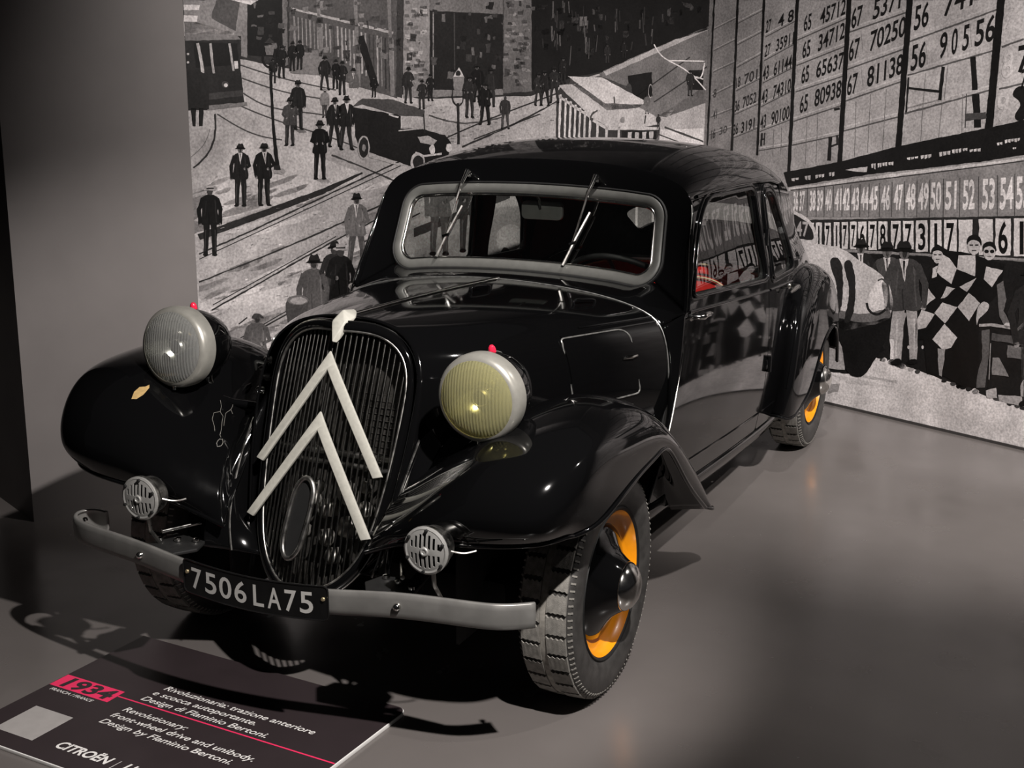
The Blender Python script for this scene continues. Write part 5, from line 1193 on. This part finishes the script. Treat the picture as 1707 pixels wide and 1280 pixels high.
# ---- wipers
for s, tipx in ((-1, -.100), (1, -.100)):
    x0 = s*.263+.0
    base = WS(x0, 1.430, .030)
    wp = lathe('wiper', [(.012, -.05), (.013, -.012), (.016, .0), (.014, .012), (0, .016)], base, (0, -.932, .362), 'chrome', CAR, n=16)
    a1 = WS(x0+.004, 1.437, .046); a2 = WS(x0-.012, 1.385, .050); a3 = WS(x0-.038, 1.262, .040); a4 = WS(x0-.054, 1.20, .030)
    tube('wiper_arm', [a1, a2], [.010, .006], 'chrome', wp, n=8)
    tube('wiper_arm', [a2, a3, a4], [.0045, .0035, .0035], 'chrome', wp, n=6)
    b0 = WS(x0-.008, 1.312, .022); b1 = WS(x0-.082, 1.122, .022)
    tube('wiper_blade', [b0, (b0+b1)/2+np.array([0, -.004, .002]), b1], .0055, 'dull', wp, n=6)
    b0 = WS(x0-.008, 1.312, .014); b1 = WS(x0-.082, 1.122, .014)
    tube('wiper_rubber', [b0, b1], .004, 'black', wp, n=6)
    tube('wiper_clip', [a4+np.array([-.012, 0, -.006]), a4+np.array([.014, 0, .004])], .006, 'chrome', wp, n=6)

# ---- cabin
tube('mirror_stem', [WS(.01, 1.375, -.02), (.01, 1.13, 1.35), (.01, 1.145, 1.315)], .005, 'chrome', CAR, n=8)
mo = fillet([(-.085, -.035), (.085, -.035), (.085, .035), (-.085, .035)], .022, 6)
mir = prism('rear_view_mirror', mo, .018, lambda a, c, h: np.array([.012+a, 1.15+h, 1.305+c]), 'frame', CAR, bev=.003)
sw_c = np.array([.30, 1.27, 1.025]); sd = np.array([0, -.62, -.78]); sd /= np.linalg.norm(sd); su = np.cross(sd, [1, 0, 0])
stw = tube('steering_wheel', [sw_c+.205*(math.cos(a)*np.array([1, 0, 0])+math.sin(a)*su) for a in np.linspace(0, 2*math.pi, 48, endpoint=False)], .012, 'black', CAR, n=10, closed=True)
for k in range(3):
    a = math.radians(90+120*k); tube('steering_spoke', [sw_c, sw_c+.2*(math.cos(a)*np.array([1, 0, 0])+math.sin(a)*su)], .008, 'black', stw, n=6)
tube('steering_column', [sw_c, sw_c+sd*.45], .016, 'black', stw, n=8)
box('dashboard', (0, 1.02, .98), (1.10, .14, .14), 'headliner', CAR, bev=.03)
def seat(name, x0, x1, y, zb_, zt_, label):
    cx, w = (x0+x1)/2, x1-x0
    st = box(name, (cx, y-.26, zb_), (w, .52, .17), 'red', CAR, bev=.05); st['label'] = label
    # rounded backrest
    n = 24; prof = []
    for a in np.linspace(0, math.pi, n): prof.append((cx+w/2*math.copysign(abs(math.cos(a))**.55, math.cos(a)), zt_-.20+.20*abs(math.sin(a))**.8))
    poly = [(x1, zb_-.05)]+prof+[(x0, zb_-.05)]
    bk = prism('backrest', poly, .12, lambda a, c, h: np.array([a, y-.05+h+.22*(c-zb_), c]), 'red', st, bev=.02)
    tube('seat_piping', [np.array([a, y-.056+.22*(c-zb_), c]) for a, c in prof], .005, 'cream', st, n=6)
    return st
seat('front_seat', .06, .56, 1.95, .50, .962, 'red front seat with cream piping')
seat('front_seat', -.56, -.06, 1.95, .50, .962, 'red front seat with cream piping')
seat('rear_bench', -.58, .58, 2.78, .48, .90, 'red rear bench')
box('parcel_shelf', (0, 3.02, .86), (1.05, .34, .03), 'headliner', CAR, bev=.01)
box('cabin_floor', (0, 1.8, .36), (1.16, 1.9, .03), 'headliner', CAR, bev=.01)

# ---- small damage: a chip of ochre primer on the right front wing
ch_poly = [(-.045, -.010), (-.035, .012), (-.010, .022), (.022, .016), (.042, .018), (.046, .006), (.020, -.012), (-.015, -.018)]
def wing_pt(a, b, side):
    return np.einsum('i,j,ijk->k', cardinal(np.arange(WN.shape[0]), a)[0], cardinal(np.arange(WN.shape[1]), b)[0], wing_net(side))*np.array([side, 1, 1])
def wing_off(a, b, side, off):
    p = wing_pt(a, b, side); e = 1e-3; n_ = np.cross(wing_pt(a+e, b, side)-p, wing_pt(a, b+e, side)-p); n_ /= np.linalg.norm(n_)
    return p+(n_ if n_[2] > 0 else -n_)*off
def CH(u, v): return np.array([wing_off(2.38-a*2.4+b*3.0, 2.66+a*2.6+b*5.5, -1, .0012) for a, b in zip(u, v)])
trim('paint_chip', CH, np.array(ch_poly), [], .02, 0, 'chip', CAR)

for P in ([(.98, 3.30), (.86, 3.20), (.80, 3.08), (.66, 3.02), (.60, 2.90)], [(.80, 3.08), (.90, 2.98), (.84, 2.84)], [(.62, 3.26), (.66, 3.12), (.58, 2.98), (.50, 2.84)], [(.60, 2.90), (.50, 2.74), (.46, 2.60), (.40, 2.55)], [(.72, 3.45), (.64, 3.34), (.62, 3.26), (.50, 3.20)], [(.84, 2.84), (.70, 2.72), (.62, 2.62)]):
    tube('paint_crack', [wing_off(a, b, -1, .0006) for a, b in P], .0007, 'scratch', CAR, n=5)
tube('paint_crack', [wing_off(.36+.075*math.cos(t), 2.42+.10*math.sin(t)*(1.15 if int(t*2) % 2 else .9), -1, .0006) for t in np.linspace(0, 2*math.pi, 14, endpoint=False)], .0011, 'scratch', CAR, n=5, closed=True)
# dark lining under the scuttle so the cabin does not show through the joints
lin = []
for k in np.linspace(0, 1, 6):
    row = (near*(1-k)+far*k)*np.array([.975, 1, 1]); row[:, 2] -= .030; lin.append(row)
grid('scuttle_lining', np.array(lin), 'under', CAR, thick=.004, ref=(0, .9, .6))
for side in (1, -1):
    t0 = np.linspace(.50, 1.0, 30)*side; nearS = HOOD(np.full(30, .785), t0)*np.array([.96, 1, .985]); farS = BODY(np.full(30, .90), np.linspace(.615, .985, 30)*side)*np.array([.955, 1, .985])
    grid('scuttle_lining', np.stack([nearS*(1-k)+farS*k for k in (0, .5, 1.0)], 0), 'under', CAR, thick=.004, flip=side > 0)
# ================================================================== information board on the floor
BD = tag(empty('information_board', (-.26, -.70, 0)), 'dark information board lying on the floor with white text and a magenta 1934 tag', 'board')
B_O = np.array([-.739, -.332]); B_U = np.array([.289+.739, -.391+.332]); B_LEN = np.linalg.norm(B_U); B_U = B_U/B_LEN; B_V = np.array([B_U[1], -B_U[0]]); B_W = .72; B_Z = .012
def bd(a, c, h): p = B_O+B_U*a+B_V*c-np.array(BD.location[:2]); return np.array([p[0], p[1], h])
out_ = fillet([(0, 0), (B_LEN, 0), (B_LEN, B_W), (0, B_W)], [.0, .035, .035, .035], 7)
prism('board_slab', out_, B_Z-.001, lambda a, c, h: bd(a, c, h), 'board_edge', BD, bev=.0008)
prism('board_face', fillet([(.001, .001), (B_LEN-.003, .001), (B_LEN-.003, B_W-.003), (.001, B_W-.003)], [.0, .033, .033, .033], 7), .001, lambda a, c, h: bd(a, c, B_Z-.001+h), 'board', BD)
def btext(s, a0, a1, c0, h, material, shear=.22, bold=.0, name='lettering', z=.0005):
    return text_on(name, s, lambda a, b, o: bd(a, c0-b, B_Z+z), a0, a1, h, material, BD, shear=shear, bold=bold)
def bquad(name, P, material, z=.0003):
    return obj(name, pymesh(name, [bd(a, c, B_Z+z) for a, c in P], [tuple(range(len(P)))[::-1]]), material, BD, smooth=False)
bquad('year_tag', [(.003, .322), (.238, .322), (.240, .395), (.003, .395)], 'pink')
btext('1934', .034, .226, .385, .054, 'board', shear=0.1, bold=.035, name='year_figures', z=.0008)
btext('FRANCIA / FRANCE', .027, .199, .418, .0135, 'white_print', shear=.25, bold=.008)
bquad('rule_line', [(.240, .349), (B_LEN-.004, .349), (B_LEN-.004, .3545), (.240, .3545)], 'pink')
btext('Rivoluzionaria: trazione anteriore', .326, .880, .255, .0250, 'white_print', bold=.006); btext('e scocca autoportante.', .318, .704, .294, .0250, 'white_print', bold=.006); btext('Design di Flaminio Bertoni.', .311, .776, .335, .0250, 'white_print', bold=.006)
btext('Revolutionary:', .314, .553, .411, .0250, 'white_print', bold=.006); btext('front-wheel drive and unibody.', .308, .827, .452, .0250, 'white_print', bold=.006); btext('Design by Flaminio Bertoni.', .306, .783, .493, .0250, 'white_print', bold=.006)
btext('CITROËN', .305, .500, .652, .034, 'white_print', bold=.03); btext('|', .518, .524, .652, .034, 'white_print'); btext('11', .548, .585, .652, .034, 'white_print', bold=.03)
bquad('blank_pale_patch', [(.076, .510), (.226, .510), (.226, .658), (.076, .658)], 'pale_print')
